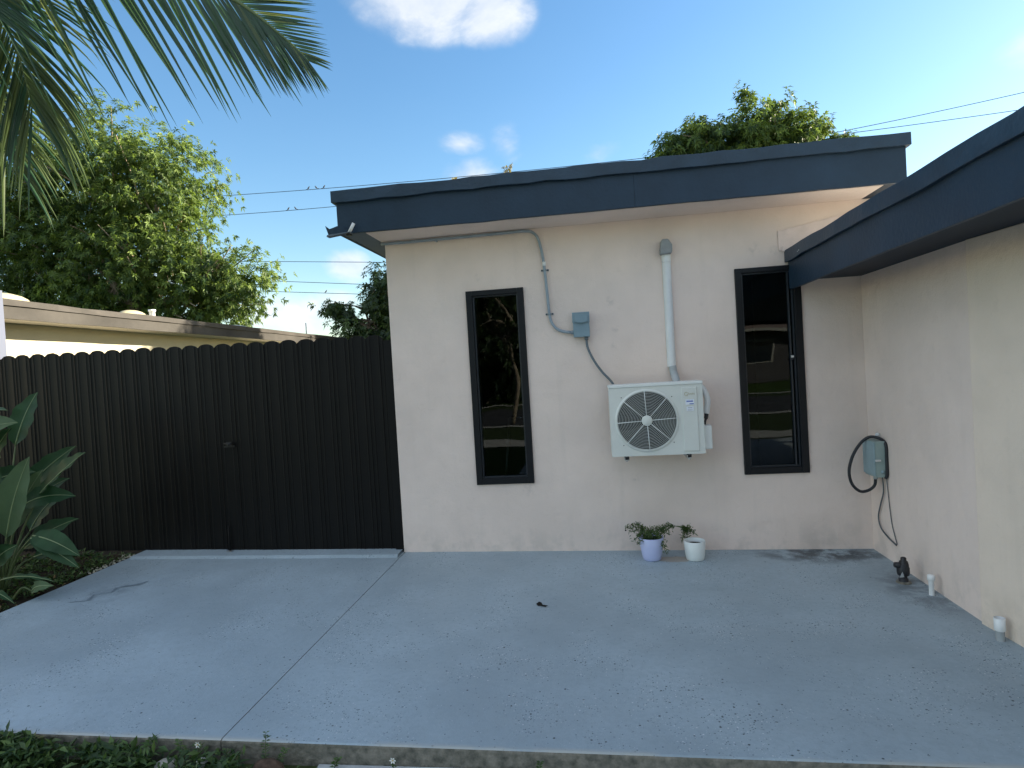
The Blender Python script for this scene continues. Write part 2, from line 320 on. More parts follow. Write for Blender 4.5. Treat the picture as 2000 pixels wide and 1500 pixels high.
# ------------------------------------------------------------------ mesh helpers
COL = sc.collection
def tag(o, label=None, cat=None, group=None, kind=None):
    if label: o['label'] = label
    if cat: o['category'] = cat
    if group: o['group'] = group
    if kind: o['kind'] = kind
    return o
def empty(name, loc, label=None, cat=None, group=None, kind=None):
    o = bpy.data.objects.new(name, None); o.location = loc; o.empty_display_size = .1; COL.objects.link(o)
    return tag(o, label, cat, group, kind)
def world_loc(p):
    v = Vector((0, 0, 0))
    while p: v += p.location; p = p.parent
    return v
class MB:
    def __init__(s): s.v = []; s.f = []; s.m = []; s.sm = []
    def add(s, V, F, m=0, smooth=False):
        b = len(s.v); s.v += [tuple(map(float, p)) for p in V]
        for f in F: s.f.append(tuple(i + b for i in f)); s.m.append(m); s.sm.append(smooth)
        return s
    def box(s, x0, x1, y0, y1, z0, z1, m=0):
        V = [(x0, y0, z0), (x1, y0, z0), (x1, y1, z0), (x0, y1, z0), (x0, y0, z1), (x1, y0, z1), (x1, y1, z1), (x0, y1, z1)]
        return s.add(V, [(0, 3, 2, 1), (4, 5, 6, 7), (0, 1, 5, 4), (1, 2, 6, 5), (2, 3, 7, 6), (3, 0, 4, 7)], m)
    def prism(s, poly, axis, a, b, m=0):
        """poly in the two other axes, extruded from a to b along axis (0,1,2)"""
        def P(u, v, t):
            return {0: (t, u, v), 1: (u, t, v), 2: (u, v, t)}[axis]
        n = len(poly); V = [P(u, v, a) for u, v in poly] + [P(u, v, b) for u, v in poly]
        F = [tuple(range(n)), tuple(range(2 * n - 1, n - 1, -1))] + [(i, i + n, (i + 1) % n + n, (i + 1) % n) for i in range(n)]
        return s.add(V, F, m)
    def tube(s, pts, r, n=8, m=0, cap=True):
        pts = [Vector(p) for p in pts]; rs = r if isinstance(r, (list, tuple)) else [r] * len(pts)
        V = []; F = []; up = None
        for i, p in enumerate(pts):
            d = (pts[min(i + 1, len(pts) - 1)] - pts[max(i - 1, 0)])
            d = d.normalized() if d.length > 1e-9 else Vector((0, 0, 1))
            if up is None: up = Vector((0, 0, 1)) if abs(d.z) < .9 else Vector((1, 0, 0))
            a = d.cross(up)
            if a.length < 1e-6: a = d.orthogonal()
            a.normalize(); up = a.cross(d).normalized()
            for k in range(n):
                th = 2 * math.pi * k / n; V.append(p + (a * math.cos(th) + up * math.sin(th)) * rs[i])
        for i in range(len(pts) - 1):
            for k in range(n): F.append((i * n + k, i * n + (k + 1) % n, (i + 1) * n + (k + 1) % n, (i + 1) * n + k))
        if cap: F += [tuple(range(n - 1, -1, -1)), tuple((len(pts) - 1) * n + k for k in range(n))]
        return s.add(V, F, m, True)
    def lathe(s, prof, c, n=24, m=0, axis=2):
        """prof: (radius, height) pairs"""
        V = []; F = []
        for r, h in prof:
            for k in range(n):
                th = 2 * math.pi * k / n; u, v = r * math.cos(th), r * math.sin(th)
                V.append((c[0] + u, c[1] + v, c[2] + h) if axis == 2 else (c[0] + u, c[1] + h, c[2] + v))
        for i in range(len(prof) - 1):
            for k in range(n):
                q = (i * n + k, i * n + (k + 1) % n, (i + 1) * n + (k + 1) % n, (i + 1) * n + k); F.append(q if axis == 2 else q[::-1])
        return s.add(V, F, m, True)
    def build(s, name, mats, parent=None, bevel=0, autosmooth=True, **tags):
        me = bpy.data.meshes.new(name)
        o = bpy.data.objects.new(name, me); COL.objects.link(o)
        off = Vector((0, 0, 0))
        if parent: o.parent = parent; off = world_loc(parent)
        me.from_pydata([tuple(Vector(p) - off) for p in s.v] if off.length else s.v, [], s.f)
        if isinstance(mats, str): mats = [mats]
        for mm in mats: me.materials.append(MATS[mm])
        me.polygons.foreach_set('material_index', s.m); me.polygons.foreach_set('use_smooth', s.sm); me.update()
        if bevel:
            b = o.modifiers.new('bevel', 'BEVEL'); b.width = bevel; b.segments = 2; b.limit_method = 'ANGLE'; b.angle_limit = R(40)
        return tag(o, **tags)
def mesh_np(name, V, F4, matname, parent=None, tint=None, smooth=False, **tags):
    """V (N,3) array, F4 (M,k) array of equal-sided faces"""
    off = np.array(world_loc(parent)) if parent else np.zeros(3)
    me = bpy.data.meshes.new(name); n, k = F4.shape
    me.vertices.add(len(V)); me.vertices.foreach_set('co', (V - off).astype(np.float32).ravel())
    me.loops.add(n * k); me.loops.foreach_set('vertex_index', F4.astype(np.int32).ravel())
    me.polygons.add(n); me.polygons.foreach_set('loop_start', np.arange(n, dtype=np.int32) * k)
    me.update(calc_edges=True); me.validate()
    if tint is not None:
        a = me.attributes.new('tint', 'FLOAT', 'POINT'); a.data.foreach_set('value', tint.astype(np.float32))
    if smooth: me.polygons.foreach_set('use_smooth', [True] * n)
    me.materials.append(MATS[matname])
    o = bpy.data.objects.new(name, me); COL.objects.link(o)
    if parent: o.parent = parent
    return tag(o, **tags)
def unit(a): return a / np.maximum(np.linalg.norm(a, axis=-1, keepdims=True), 1e-9)
def leaves_np(P, D, Up, Ln, Wd, tint, droop=.25):
    """folded pointed leaves: base P, direction D, upper side Up, length, width -> V,F,tint"""
    D = unit(D); S = unit(np.cross(D, Up)); U = np.cross(S, D)
    Ln = Ln[:, None]; Wd = Wd[:, None]
    mid = P + D * Ln * .45; tip = P + D * Ln + np.array([0, 0, -1.]) * Ln * droop
    a = mid + S * Wd * .5 + U * Wd * .18; b = mid - S * Wd * .5 + U * Wd * .18
    V = np.stack([P, a, tip, b, mid - U * Wd * .05], 1).reshape(-1, 3)
    i = np.arange(len(P))[:, None] * 5
    F = np.concatenate([i + np.array([[0, 1, 2, 4]]), i + np.array([[0, 4, 2, 3]])], 0)
    return V, F, np.repeat(tint, 5)
def smooth_path(pts, n=6):
    """Catmull-Rom through pts"""
    P = [Vector(p) for p in pts]; P = [P[0] * 2 - P[1]] + P + [P[-1] * 2 - P[-2]]; out = []
    for i in range(1, len(P) - 2):
        for k in range(n):
            t_ = k / n; a, b, c, d = P[i - 1:i + 3]
            out.append(.5 * ((2 * b) + (c - a) * t_ + (2 * a - 5 * b + 4 * c - d) * t_ ** 2 + (3 * b - a - 3 * c + d) * t_ ** 3))
    return out + [P[-2]]
def wavy_board(x0, x1, y0, y1, z0, z1, n, amp, seed, axis=0):
    """a long board whose edges waver by a few millimetres; runs along axis"""
    r = np.random.default_rng(seed); m = MB(); V = []
    lo, hi = (x0, x1) if axis == 0 else (y0, y1)
    ts = np.linspace(lo, hi, n + 1); j = r.normal(0, amp, (n + 1, 4))
    for i, t_ in enumerate(ts):
        a = j[i]
        if i in (0, n): a = a * .3
        if axis == 0: V += [(t_, y0 + a[2], z0 + a[0]), (t_, y1, z0 + a[0]), (t_, y1, z1 + a[1]), (t_, y0 + a[2] + a[3] * .5, z1 + a[1])]
        else: V += [(x0 + a[2], t_, z0 + a[0]), (x0 + a[2] + a[3] * .5, t_, z1 + a[1]), (x1, t_, z1 + a[1]), (x1, t_, z0 + a[0])]
    F = []
    for i in range(n):
        for k in range(4):
            F.append((i * 4 + k, i * 4 + (k + 1) % 4, i * 4 + 4 + (k + 1) % 4, i * 4 + 4 + k)[::-1])
    F += [(0, 1, 2, 3), (n * 4 + 3, n * 4 + 2, n * 4 + 1, n * 4)]
    return m.add(V, F)
def pz(x, y): return -.0127 * x + .0092 * y      # the slab falls gently to the right

# ------------------------------------------------------------------ setting: ground, slab, walk, road
def sheet(name, x0, x1, y0, y1, z, m):
    MB().add([(x0, y0, z), (x1, y0, z), (x1, y1, z), (x0, y1, z)], [(0, 1, 2, 3)]).build(name, m, kind='structure')
sheet('ground', -400, 400, -400, 400, -.11, 'ground_earth')
slab = empty('patio_slab', (0, 0, 0), kind='structure')
def slab_piece(x0, x1, y0, y1, name='slab_panel'):
    m = MB(); nx = 8
    xs = np.linspace(x0, x1, nx + 1); V = []; r = np.random.default_rng(int(x0 * 10) % 97)
    # cross-section around the front lip: top sheet painted, faces bare concrete
    for x in xs:
        c = .012
        V += [(x, y1, pz(x, y1)), (x, y0 + c, pz(x, y0 + c)), (x, y0 + .003, pz(x, y0) - .004), (x, y0, pz(x, y0) - c), (x, y0, -.2), (x, y1, -.2)]
    F = []; ms = []
    for i in range(nx):
        for k in range(5):
            F.append((i * 6 + k, i * 6 + k + 1, i * 6 + 7 + k, i * 6 + 6 + k)); ms.append(0 if k < 2 else 1)
    m.v = V; m.f = F + [(5, 4, 3, 2, 1, 0), tuple(nx * 6 + k for k in range(6))]; m.m = ms + [1, 1]; m.sm = [False] * len(m.f)
    return m.build(name, ['slab_paint', 'kerb_concrete'], slab)
slab_piece(-4.40, -1.770, -2.76, .32)
slab_piece(-1.7655, 2.30, -2.76, .005)
# raised pale lip under the gate
lp = MB()
V = []; n = 16
for x in np.linspace(-4.36, -1.79, n + 1):
    yy = -.165 + random.uniform(-.006, .006)
    V += [(x, yy, pz(x, yy) + .001), (x, yy + .03, pz(x, yy) + .022), (x, .30, pz(x, .3) + .024), (x, .30, pz(x, .3) - .05)]
F = [(i * 4 + k, i * 4 + k + 1, i * 4 + k + 5, i * 4 + k + 4)[::-1] for i in range(n) for k in range(3)]
lp.add(V, F).build('raised_lip', 'slab_paint', slab)
# long dark crack, left part of the slab
cr = MB()
cpts = [(-4.02, -1.19), (-3.90, -1.15), (-3.95, -1.03), (-3.84, -.98), (-3.88, -.88), (-3.76, -.82), (-3.72, -.74)]
for i, w_ in zip(range(6), (.016, .012, .006, .008, .014, .030)):
    a, b = cpts[i], cpts[i + 1]; w2 = (.012, .006, .008, .014, .030, .006)[i]
    cr.add([(a[0] - w_, a[1], pz(*a) + .004), (a[0] + w_, a[1], pz(*a) + .004), (b[0] + w2, b[1], pz(*b) + .004), (b[0] - w2, b[1], pz(*b) + .004)], [(0, 1, 2, 3)])
mat('crack_fill', (.20, .25, .29), .9, .1, noise=(.4, 30))
cr.build('filled_crack', 'crack_fill', slab)
sheet('walkway', -1.30, 9, -8.0, -2.765, -.098, 'walk_paint')
sheet('front_lawn', -30, -1.304, -8.0, -4.104, -.102, 'lawn')
sheet('near_sidewalk', -60, 60, -9.4, -8.2, -.094, 'sidewalk')
sheet('road', -120, 120, -22, -13.6, -.098, 'asphalt')
sheet('road_gutter', -120, 120, -13.6, -13.0, -.094, 'sidewalk')
sheet('far_sidewalk', -120, 120, -25.6, -24.6, -.094, 'sidewalk')
sheet('far_lawn', -120, 120, -39, -25.7, -.100, 'lawn')

# planting bed left of the slab
def bed():
    xs = np.linspace(-8.5, -4.402, 34); ys = np.linspace(-4.5, .5, 40); V = []
    for x in xs:
        for y in ys:
            z = (pz(x, y) - .012) * 1.0
            if y < -2.7: z -= .11 * min(1, (-2.7 - y) / .35)
            z += random.uniform(-.012, .010) if x < -4.45 else -.008
            V.append((x, y, z))
    m = len(ys); F = [(i * m + j, (i + 1) * m + j, (i + 1) * m + j + 1, i * m + j + 1) for i in range(len(xs) - 1) for j in range(m - 1)]
    MB().add(V, F, 0, True).build('garden_bed', 'mulch_soil', kind='structure')
bed()

# ------------------------------------------------------------------ the house
house = empty('house', (0, 0, 0), 'beige stucco house with flat navy-edged roof, two narrow dark windows and a lower right wing', 'house')
def wall_with_openings(x0, x1, z0, z1, y0, y1, holes):
    xs = sorted({x0, x1, *[h[0] for h in holes], *[h[1] for h in holes]}); zs = sorted({z0, z1, *[h[2] for h in holes], *[h[3] for h in holes]})
    def solid(i, j):
        cx, cz = (xs[i] + xs[i + 1]) / 2, (zs[j] + zs[j + 1]) / 2
        return not any(h[0] < cx < h[1] and h[2] < cz < h[3] for h in holes)
    m = MB()
    for i in range(len(xs) - 1):
        for j in range(len(zs) - 1):
            if not solid(i, j): continue
            a, b, c, d = xs[i], xs[i + 1], zs[j], zs[j + 1]
            m.add([(a, y0, c), (b, y0, c), (b, y0, d), (a, y0, d)], [(0, 1, 2, 3)]); m.add([(a, y1, c), (b, y1, c), (b, y1, d), (a, y1, d)], [(3, 2, 1, 0)])
    for (a, b, c, d) in holes + [(x0, x1, z0, z1)]:
        q = [(a, y0, c), (b, y0, c), (b, y0, d), (a, y0, d), (a, y1, c), (b, y1, c), (b, y1, d), (a, y1, d)]
        m.add(q, [(0, 1, 5, 4), (1, 2, 6, 5), (2, 3, 7, 6), (3, 0, 4, 7)])
    return m
W1 = (-1.072, -.563, .606, 2.306); W2 = (1.193, 1.707, .614, 2.320)
wall_with_openings(-1.775, 2.33, -.15, 2.800, 0, .2, [W1, W2]).build('wall', 'wall_paint', house)
MB().box(-1.775, -1.575, .2, 7, -.15, 2.797).build('wall', 'wall_paint', house)
MB().box(2.13, 2.33, .2, 7, -.15, 2.797).build('wall', 'wall_paint', house)
MB().box(-1.575, 2.13, 6.8, 7, -.15, 2.797).build('wall', 'wall_paint', house)
MB().box(-1.57, 2.125, 3.2, 3.3, -.1, 2.795).build('partition', 'interior', house)
MB().box(-1.57, 2.125, .2, 6.8, -.1, .03).build('floor', 'interior', house)
# roof
rf = MB().box(-2.00, 2.32, -.388, 7.38, 2.815, 3.135).build('roof', 'roofing', house)
wavy_board(-2.03, .388, -.42, -.392, 2.80, 3.075, 12, .002, 1).build('fascia', 'fascia_navy', rf, bevel=.003)
wavy_board(.3885, 2.35, -.4202, -.392, 2.80, 3.075, 10, .002, 31).build('fascia', 'fascia_navy', rf, bevel=.003)
wavy_board(-2.03, -2.002, -.391, 7.4, 2.80, 3.075, 8, .002, 2, axis=1).build('fascia', 'fascia_navy', rf)
wavy_board(2.322, 2.35, -.391, 7.4, 2.80, 3.075, 8, .002, 3, axis=1).build('fascia', 'fascia_navy', rf)
wavy_board(-2.062, 2.376, -.452, -.422, 3.058, 3.152, 30, .0035, 4).build('drip_edge', 'fascia_lip', rf, bevel=.003)
wavy_board(-2.062, -2.032, -.42, 7.43, 3.058, 3.152, 12, .003, 5, axis=1).build('drip_edge', 'fascia_lip', rf)
wavy_board(2.352, 2.376, -.42, 7.43, 3.058, 3.152, 12, .003, 6, axis=1).build('drip_edge', 'fascia_lip', rf)
MB().box(-1.80, 2.20, -.389, -.0005, 2.7985, 2.8145).build('soffit', 'wall_paint', rf)
MB().box(-2.0, -1.803, -.389, 7.38, 2.803, 2.8145).build('soffit', 'soffit_grey', rf)
MB().box(2.203, 2.32, -.389, 7.38, 2.803, 2.813).build('soffit', 'soffit_dark', rf)
# bent flashing at the roof's left corner
MB().prism([(-2.130, 2.877), (-2.112, 2.862), (-2.094, 2.848), (-2.062, 2.856), (-2.03, 2.866), (-1.985, 2.862), (-1.90, 2.800), (-1.955, 2.790), (-2.06, 2.792), (-2.10, 2.778), (-2.112, 2.82)], 1, -.436, -.4225).build('flashing', 'fascia_navy', rf)
MB().prism([(-2.104, 2.775), (-1.90, 2.797), (-1.90, 2.801), (-2.10, 2.79)], 1, -.48, -.424).build('flashing', 'soffit_grey', rf)
# pale patch of boards where the wing roof meets the wall
pt = MB().prism([(1.549, 2.44), (1.549, 2.60), (1.75, 2.636), (2.06, 2.690), (2.328, 2.735), (2.328, 2.445)], 1, -.012, .001).build('wall_patch', 'patch_white', house, bevel=.002)
MB().prism([(1.575, 2.43), (1.575, 2.475), (1.90, 2.50), (1.90, 2.40)], 1, -.022, -.0125).build('wall_patch', 'patch_white', house)

def window(wd, sash_right, fr_w):
    x0, x1, z0, z1 = wd
    f = MB(); p = -.022; q = .09
    L_, R_, T_, B_ = fr_w
    f.box(x0 + .001, x0 + L_, p, q, z0 + .001, z1 - .001); f.box(x1 - R_, x1 - .001, p, q, z0 + .001, z1 - .001)
    f.box(x0 + L_, x1 - R_, p + .001, q - .001, z1 - T_, z1 - .0015); f.box(x0 + L_, x1 - R_, p + .001, q - .001, z0 + .0015, z0 + B_)
    win = f.build('window', 'frame_dark', house, bevel=.003)
    ax, bx, az, bz = x0 + L_, x1 - R_, z0 + B_, z1 - T_
    s = MB(); k = .012
    for (a, b, c, d) in ((ax + .0005, ax + k, az, bz), (bx - k, bx - .0005, az, bz), (ax + k, bx - k, bz - k, bz - .0005), (ax + k, bx - k, az + .0005, az + k)):
        s.box(a, b, .006, .06, c, d)
    if sash_right:
        s.box(bx - .040, bx - .028, .012, .05, az + k, bz - k)
        s.box(bx - .046, bx - .02, -.004, .012, 1.545, 1.560)
    s.build('sash', 'frame_inner', win, bevel=.001)
    MB().box(ax + .011, bx - .011, .036, .042, az + .011, bz - .011).build('pane', 'window_glass', win)
    return win
window(W1, False, (.055, .055, .045, .055))
wn = window(W2, True, (.052, .060, .040, .055))
MB().box(1.607, 1.628, -.012, .011, 1.563, 1.581).build('latch', 'latch_silver', wn, bevel=.003)

# the lower wing on the right
MB().box(2.17, 2.4, -1.432, -.001, -.2, 2.187).build('wall', 'wall_paint', house)
MB().prism([(2.215, -2.0), (2.152, -1.434), (2.45, -1.434), (2.45, -2.0)], 2, -.2, 2.187).build('wall', 'wall_paint_lit', house, bevel=.006)
MB().box(2.455, 9, -2.0, -1.8, -.2, 2.187).build('wall', 'wall_paint_lit', house)
wr = MB().box(1.65, 9, -5.5, -.004, 2.20, 2.425).build('roof', 'roofing', house)
MB().box(2.38, 9, .003, 6, 2.20, 2.425).build('roof', 'roofing', house)
MB().box(2.5, 8.9, 5.7, 5.9, -.1, 2.2).build('wall', 'wall_paint', house)
MB().box(8.7, 8.9, -1.79, 5.69, -.1, 2.2).build('wall', 'wall_paint', house)
MB().box(8.3, 8.5, -5.3, -5.1, -.1, 2.19).build('porch_post', 'wall_paint', house)
wavy_board(1.62, 1.648, -5.5, -.003, 2.122, 2.362, 20, .002, 11, axis=1).build('fascia', 'fascia_navy', wr, bevel=.003)
wavy_board(1.592, 1.6195, -5.5, -.003, 2.343, 2.440, 26, .0035, 12, axis=1).build('drip_edge', 'fascia_lip', wr, bevel=.003)
wavy_board(1.62, 9, -5.53, -5.502, 2.122, 2.362, 20, .002, 13).build('fascia', 'fascia_navy', wr)
MB().box(1.6485, 9, -5.499, -.004, 2.188, 2.199).build('soffit', 'soffit_dark', wr)
for i, (yy) in enumerate((-.34, -.37)): MB().lathe([(0, -.004), (.004, -.003), (.004, .002)], (1.59, yy, 2.372 + i * .004), 8).build('nail_head', 'latch_silver', wr)

# stand that shows faintly behind the left window
st = empty('folding_stand', (-.72, 1.0, .03), 'thin metal folding stand seen faintly behind the glass of the left window', 'stand')
for sx in (-1, 1):
    MB().tube([(-.76 + sx * .11, .8, 1.12), (-.76 + sx * .22, .72, .032)], .009, 6).build('leg', 'chrome', st)
    MB().tube([(-.76 + sx * .11, .82, 1.12), (-.76 + sx * .26, 1.25, .032)], .009, 6).build('leg', 'chrome', st)
MB().tube([(-.87, .81, 1.12), (-.65, .81, 1.12)], .009, 6).build('crossbar', 'chrome', st)

# pale lamp tube clipped to the roof corner
tl = empty('corner_lamp', (-1.93, -.47, 2.78), 'short pale tube lamp slanting at the left corner of the main roof', 'lamp')
MB().tube([(-1.918, -.455, 2.800), (-1.874, -.455, 2.872)], .0135, 12).build('lamp_tube', 'duct_white', tl)
MB().tube([(-1.928, -.45, 2.786), (-1.917, -.455, 2.801)], .016, 10).build('socket', 'metal_black', tl)
MB().box(-1.945, -1.905, -.45, -.4225, 2.778, 2.789).build('bracket', 'metal_black', tl)

# ------------------------------------------------------------------ air conditioner
ac = empty('air_conditioner', (.467, -.25, .83), 'white outdoor air conditioner unit with round fan grille mounted on the wall', 'air conditioner')
ax0, ax1, az0, az1, ay0, ay1 = .108, .826, .860, 1.404, -.38, -.12
fc = (.392, 1.137); fr_ = .232
# casing: front plate with a round hole, sides, back
m = MB(); n = 64; ring = []; outer = []
for k in range(n):
    th = 2 * math.pi * k / n; ring.append((fc[0] + fr_ * math.cos(th), ay0, fc[1] + fr_ * math.sin(th)))
    c, s = math.cos(th), math.sin(th); tt = min(((ax1 - fc[0]) / c if c > 0 else (ax0 - fc[0]) / c) if abs(c) > 1e-6 else 9, ((az1 - fc[1]) / s if s > 0 else (az0 - fc[1]) / s) if abs(s) > 1e-6 else 9)
    outer.append((fc[0] + tt * c, ay0, fc[1] + tt * s))
rec = [(p[0], ay0 + .03, p[2]) for p in ring]
m.add(ring + outer + rec, [(k, (k + 1) % n, n + (k + 1) % n, n + k) for k in range(n)] + [(k, 2 * n + k, 2 * n + (k + 1) % n, (k + 1) % n) for k in range(n)])
for (cx, cz) in ((ax0, az0), (ax1, az0), (ax0, az1), (ax1, az1)):   # fill the corners the fan of quads cuts off
    pts = sorted(range(n), key=lambda k: math.hypot(outer[k][0] - cx, outer[k][2] - cz))[:1]
    k = pts[0]
    for a, b in ((k - 1, k), (k, (k + 1) % n)):
        m.add([outer[a], outer[b], (cx, ay0, cz)], [(0, 1, 2)])
m.add([(ax0, ay0, az0), (ax1, ay0, az0), (ax1, ay1, az0), (ax0, ay1, az0), (ax0, ay0, az1), (ax1, ay0, az1), (ax1, ay1, az1), (ax0, ay1, az1)],
      [(0, 3, 2, 1), (4, 5, 6, 7), (1, 2, 6, 5), (2, 3, 7, 6), (3, 0, 4, 7)])
m.build('casing', 'ac_paint', ac)
MB().box(ax0 - .004, ax1 + .004, ay0 - .006, ay1 + .004, az1 + .001, az1 + .024).build('lid', 'ac_lid', ac, bevel=.004)
# fan well, blades, coil
MB().lathe([(fr_ - .001, 0), (fr_ - .004, .10), (0.001, .10)], (fc[0], ay0 + .03, fc[1]), 40, axis=1).build('fan_well', 'ac_coil', ac)
fan = MB().lathe([(0.001, 0), (.05, .004), (.055, .05)], (fc[0], ay0 + .05, fc[1]), 20, axis=1).build('fan_hub', 'ac_inside', ac)
for b in range(3):
    a0 = 2 * math.pi * b / 3 + .5; V = []; F = []
    for i in range(7):
        for j in range(4):
            rr = .05 + .165 * j / 3; a = a0 + 1.35 * i / 6 * (1 - .1 * j); V.append((fc[0] + rr * math.cos(a), ay0 + .055 + .045 * i / 6, fc[1] + rr * math.sin(a)))
    for i in range(6):
        for j in range(3): F.append((i * 4 + j, i * 4 + j + 1, i * 4 + 5 + j, i * 4 + 4 + j))
    MB().add(V, F, 0, True).build('blade', 'ac_inside', fan)
# guard: rim, rings, spokes, hub
rim = MB(); V = []; F = []; n = 64
prof = [(.228, ay0 - .001), (.230, ay0 - .012), (.236, ay0 - .013), (.243, ay0 - .006), (.250, ay0 - .0005)]
for r_, y_ in prof:
    for k in range(n): V.append((fc[0] + r_ * math.cos(2 * math.pi * k / n), y_, fc[1] + r_ * math.sin(2 * math.pi * k / n)))
for i in range(len(prof) - 1):
    for k in range(n): F.append((i * n + k, i * n + (k + 1) % n, i * n + n + (k + 1) % n, i * n + n + k))
gd = rim.add(V, F, 0, True).build('fan_guard', 'ac_paint', ac)
for i in range(16):
    r_ = .054 + i * .0114; m = MB(); V = []; F = []; t_ = .0018
    yb = ay0 - .012
    for k in range(48):
        a = 2 * math.pi * k / 48
        for dr, dy in ((-t_, 0), (0, -t_), (t_, 0), (0, t_)): V.append((fc[0] + (r_ + dr) * math.cos(a), yb + dy, fc[1] + (r_ + dr) * math.sin(a)))
    for k in range(48):
        for j in range(4): F.append((k * 4 + j, k * 4 + (j + 1) % 4, ((k + 1) % 48) * 4 + (j + 1) % 4, ((k + 1) % 48) * 4 + j))
    m.add(V, F, 0, True).build('ring', 'ac_grille', gd)
for k in range(8):
    a = math.pi * k / 4 + .045
    MB().tube([(fc[0] + .035 * math.cos(a), ay0 - .0135, fc[1] + .035 * math.sin(a)), (fc[0] + .236 * math.cos(a), ay0 - .0135, fc[1] + .236 * math.sin(a))], .0032, 6).build('spoke', 'ac_lid', gd)
MB().lathe([(.0005, -.021), (.036, -.020), (.043, -.014), (.043, -.008)], (fc[0], ay0, fc[1]), 32, axis=1).build('guard_hub', 'ac_paint', gd)
for a in (R(42), R(135), R(225), R(318)):
    MB().lathe([(.0003, -.004), (.004, -.003), (.004, .001)], (fc[0] + .268 * math.cos(a), ay0, fc[1] + .268 * math.sin(a)), 8, axis=1).build('screw', 'metal_black', ac)
# raised service panel with its print
pn = MB().box(.664, .783, ay0 - .009, ay0 + .002, .884, 1.382).build('service_panel', 'ac_paint', ac, bevel=.006)
yp = ay0 - .0112
em = MB()
for k in range(16):
    a, b = math.pi * (.15 + 1.75 * k / 16), math.pi * (.15 + 1.75 * (k + 1) / 16)
    em.add([(.700 + .010 * math.cos(a), yp, 1.330 + .013 * math.sin(a)), (.700 + .010 * math.cos(b), yp, 1.330 + .013 * math.sin(b)), (.700 + .013 * math.cos(b), yp, 1.330 + .016 * math.sin(b)), (.700 + .013 * math.cos(a), yp, 1.330 + .016 * math.sin(a))], [(0, 1, 2, 3)])
em.box(.706, .7085, yp - .0003, yp, 1.312, 1.328)
x = .716
for wv, hv in ((.0055, .016), (.004, .010), (.0055, .010), (.0045, .010), (.0055, .013), (.004, .010), (.003, .010)):   # the worn script word, too small to read
    em.box(x, x + .0018, yp - .0003, yp, 1.323, 1.323 + hv); em.box(x + .0018, x + wv, yp - .0003, yp, 1.323 + hv * .75, 1.323 + hv * .95); x += wv + .0028
em.build('logo_print', 'gold_print', pn)
s1 = MB().box(.692, .758, yp - .0008, yp + .001, 1.247, 1.288).build('sticker', 'sticker_white', pn, label='white and blue sticker')
q = MB(); q.box(.700, .750, yp - .0016, yp - .001, 1.268, 1.274)
for i in range(6): q.box(.702 + i * .008, .7055 + i * .008, yp - .0016, yp - .001, 1.2745, 1.280 + (i % 3) * .001)
q.box(.722, .754, yp - .0016, yp - .001, 1.250, 1.256); q.build('sticker_print', 'sticker_blue', s1)
s2 = MB().box(.698, .752, yp - .0008, yp + .001, 1.198, 1.232).build('sticker', 'sticker_white', pn, label='small plain white sticker')
q = MB(); q.box(.708, .742, yp - .0016, yp - .001, 1.221, 1.225); q.box(.706, .744, yp - .0016, yp - .001, 1.208, 1.210); q.box(.706, .738, yp - .0016, yp - .001, 1.203, 1.205); q.build('sticker_print', 'sticker_grey', s2)
# valve cover and lines on the right side
MB().prism([(-.33, .885), (-.18, .885), (-.18, 1.06), (-.26, 1.075), (-.33, 1.07)], 0, .827, .892).build('valve_cover', 'ac_lid', ac, bevel=.008)
MB().tube(smooth_path([(.84, -.20, 1.38), (.872, -.22, 1.33), (.885, -.24, 1.26), (.875, -.25, 1.20), (.868, -.25, 1.16)]), .024, 12).build('wrapped_line', 'duct_white', ac)
MB().tube(smooth_path([(.868, -.25, 1.175), (.866, -.262, 1.14), (.852, -.265, 1.09), (.850, -.265, 1.06)]), [.016] * 9 + [.009] * 10, 10).build('black_line', 'cable_black', ac)
# wall brackets and feet
for bx in (.222, .703):
    b = MB(); b.box(bx - .018, bx + .018, ay0 - .004, -.001, .828, .833); b.box(bx - .018, bx - .014, ay0 - .004, -.001, .8335, .852);
    b.build('bracket', 'galvanised', ac)
    f_ = MB().tube([(bx, ay0 + .02, .8335), (bx, ay0 + .02, .859)], .019, 12).build('foot', 'metal_black', ac)
    MB().tube([(bx, ay0 + .012, .818), (bx, ay0 + .012, .8275)], .011, 6).build('bolt', 'chrome', f_)

# line cover up the wall
lc = empty('line_cover', (.64, -.05, 1.44), 'white vertical duct rising from the air conditioner to a grey cap', 'duct')
def half_duct(p0, p1, r_, name, mt):
    V = []; n = 10
    for (x, z) in (p0, p1):
        for k in range(n + 1):
            a = math.pi * k / n; V.append((x + r_ * math.cos(a), -.012 - r_ * 1.15 * math.sin(a), z))
        V.append((x - r_, -.001, z)); V.append((x + r_, -.001, z))
    q = n + 3; F = [(k, (k + 1) % q, q + (k + 1) % q, q + k) for k in range(q)] + [tuple(range(q - 1, -1, -1)), tuple(range(q, 2 * q))]
    MB().add(V, F, 0, False).build(name, mt, lc, bevel=.002)
half_duct((.650, 1.545), (.651, 2.415), .0355, 'duct', 'duct_white')
half_duct((.651, 2.416), (.651, 2.492), .0375, 'duct_joint', 'duct_white')
MB().tube(smooth_path([(.672, -.13, 1.41), (.668, -.075, 1.45), (.658, -.045, 1.50), (.652, -.04, 1.552)], 4), .031, 14).build('flexible_sleeve', 'duct_grey', lc)
MB().prism([(.597, 2.478), (.600, 2.53), (.614, 2.602), (.668, 2.604), (.699, 2.553), (.697, 2.502), (.690, 2.478)], 1, -.085, -.001).build('wall_cap', 'cap_grey', lc, bevel=.012)

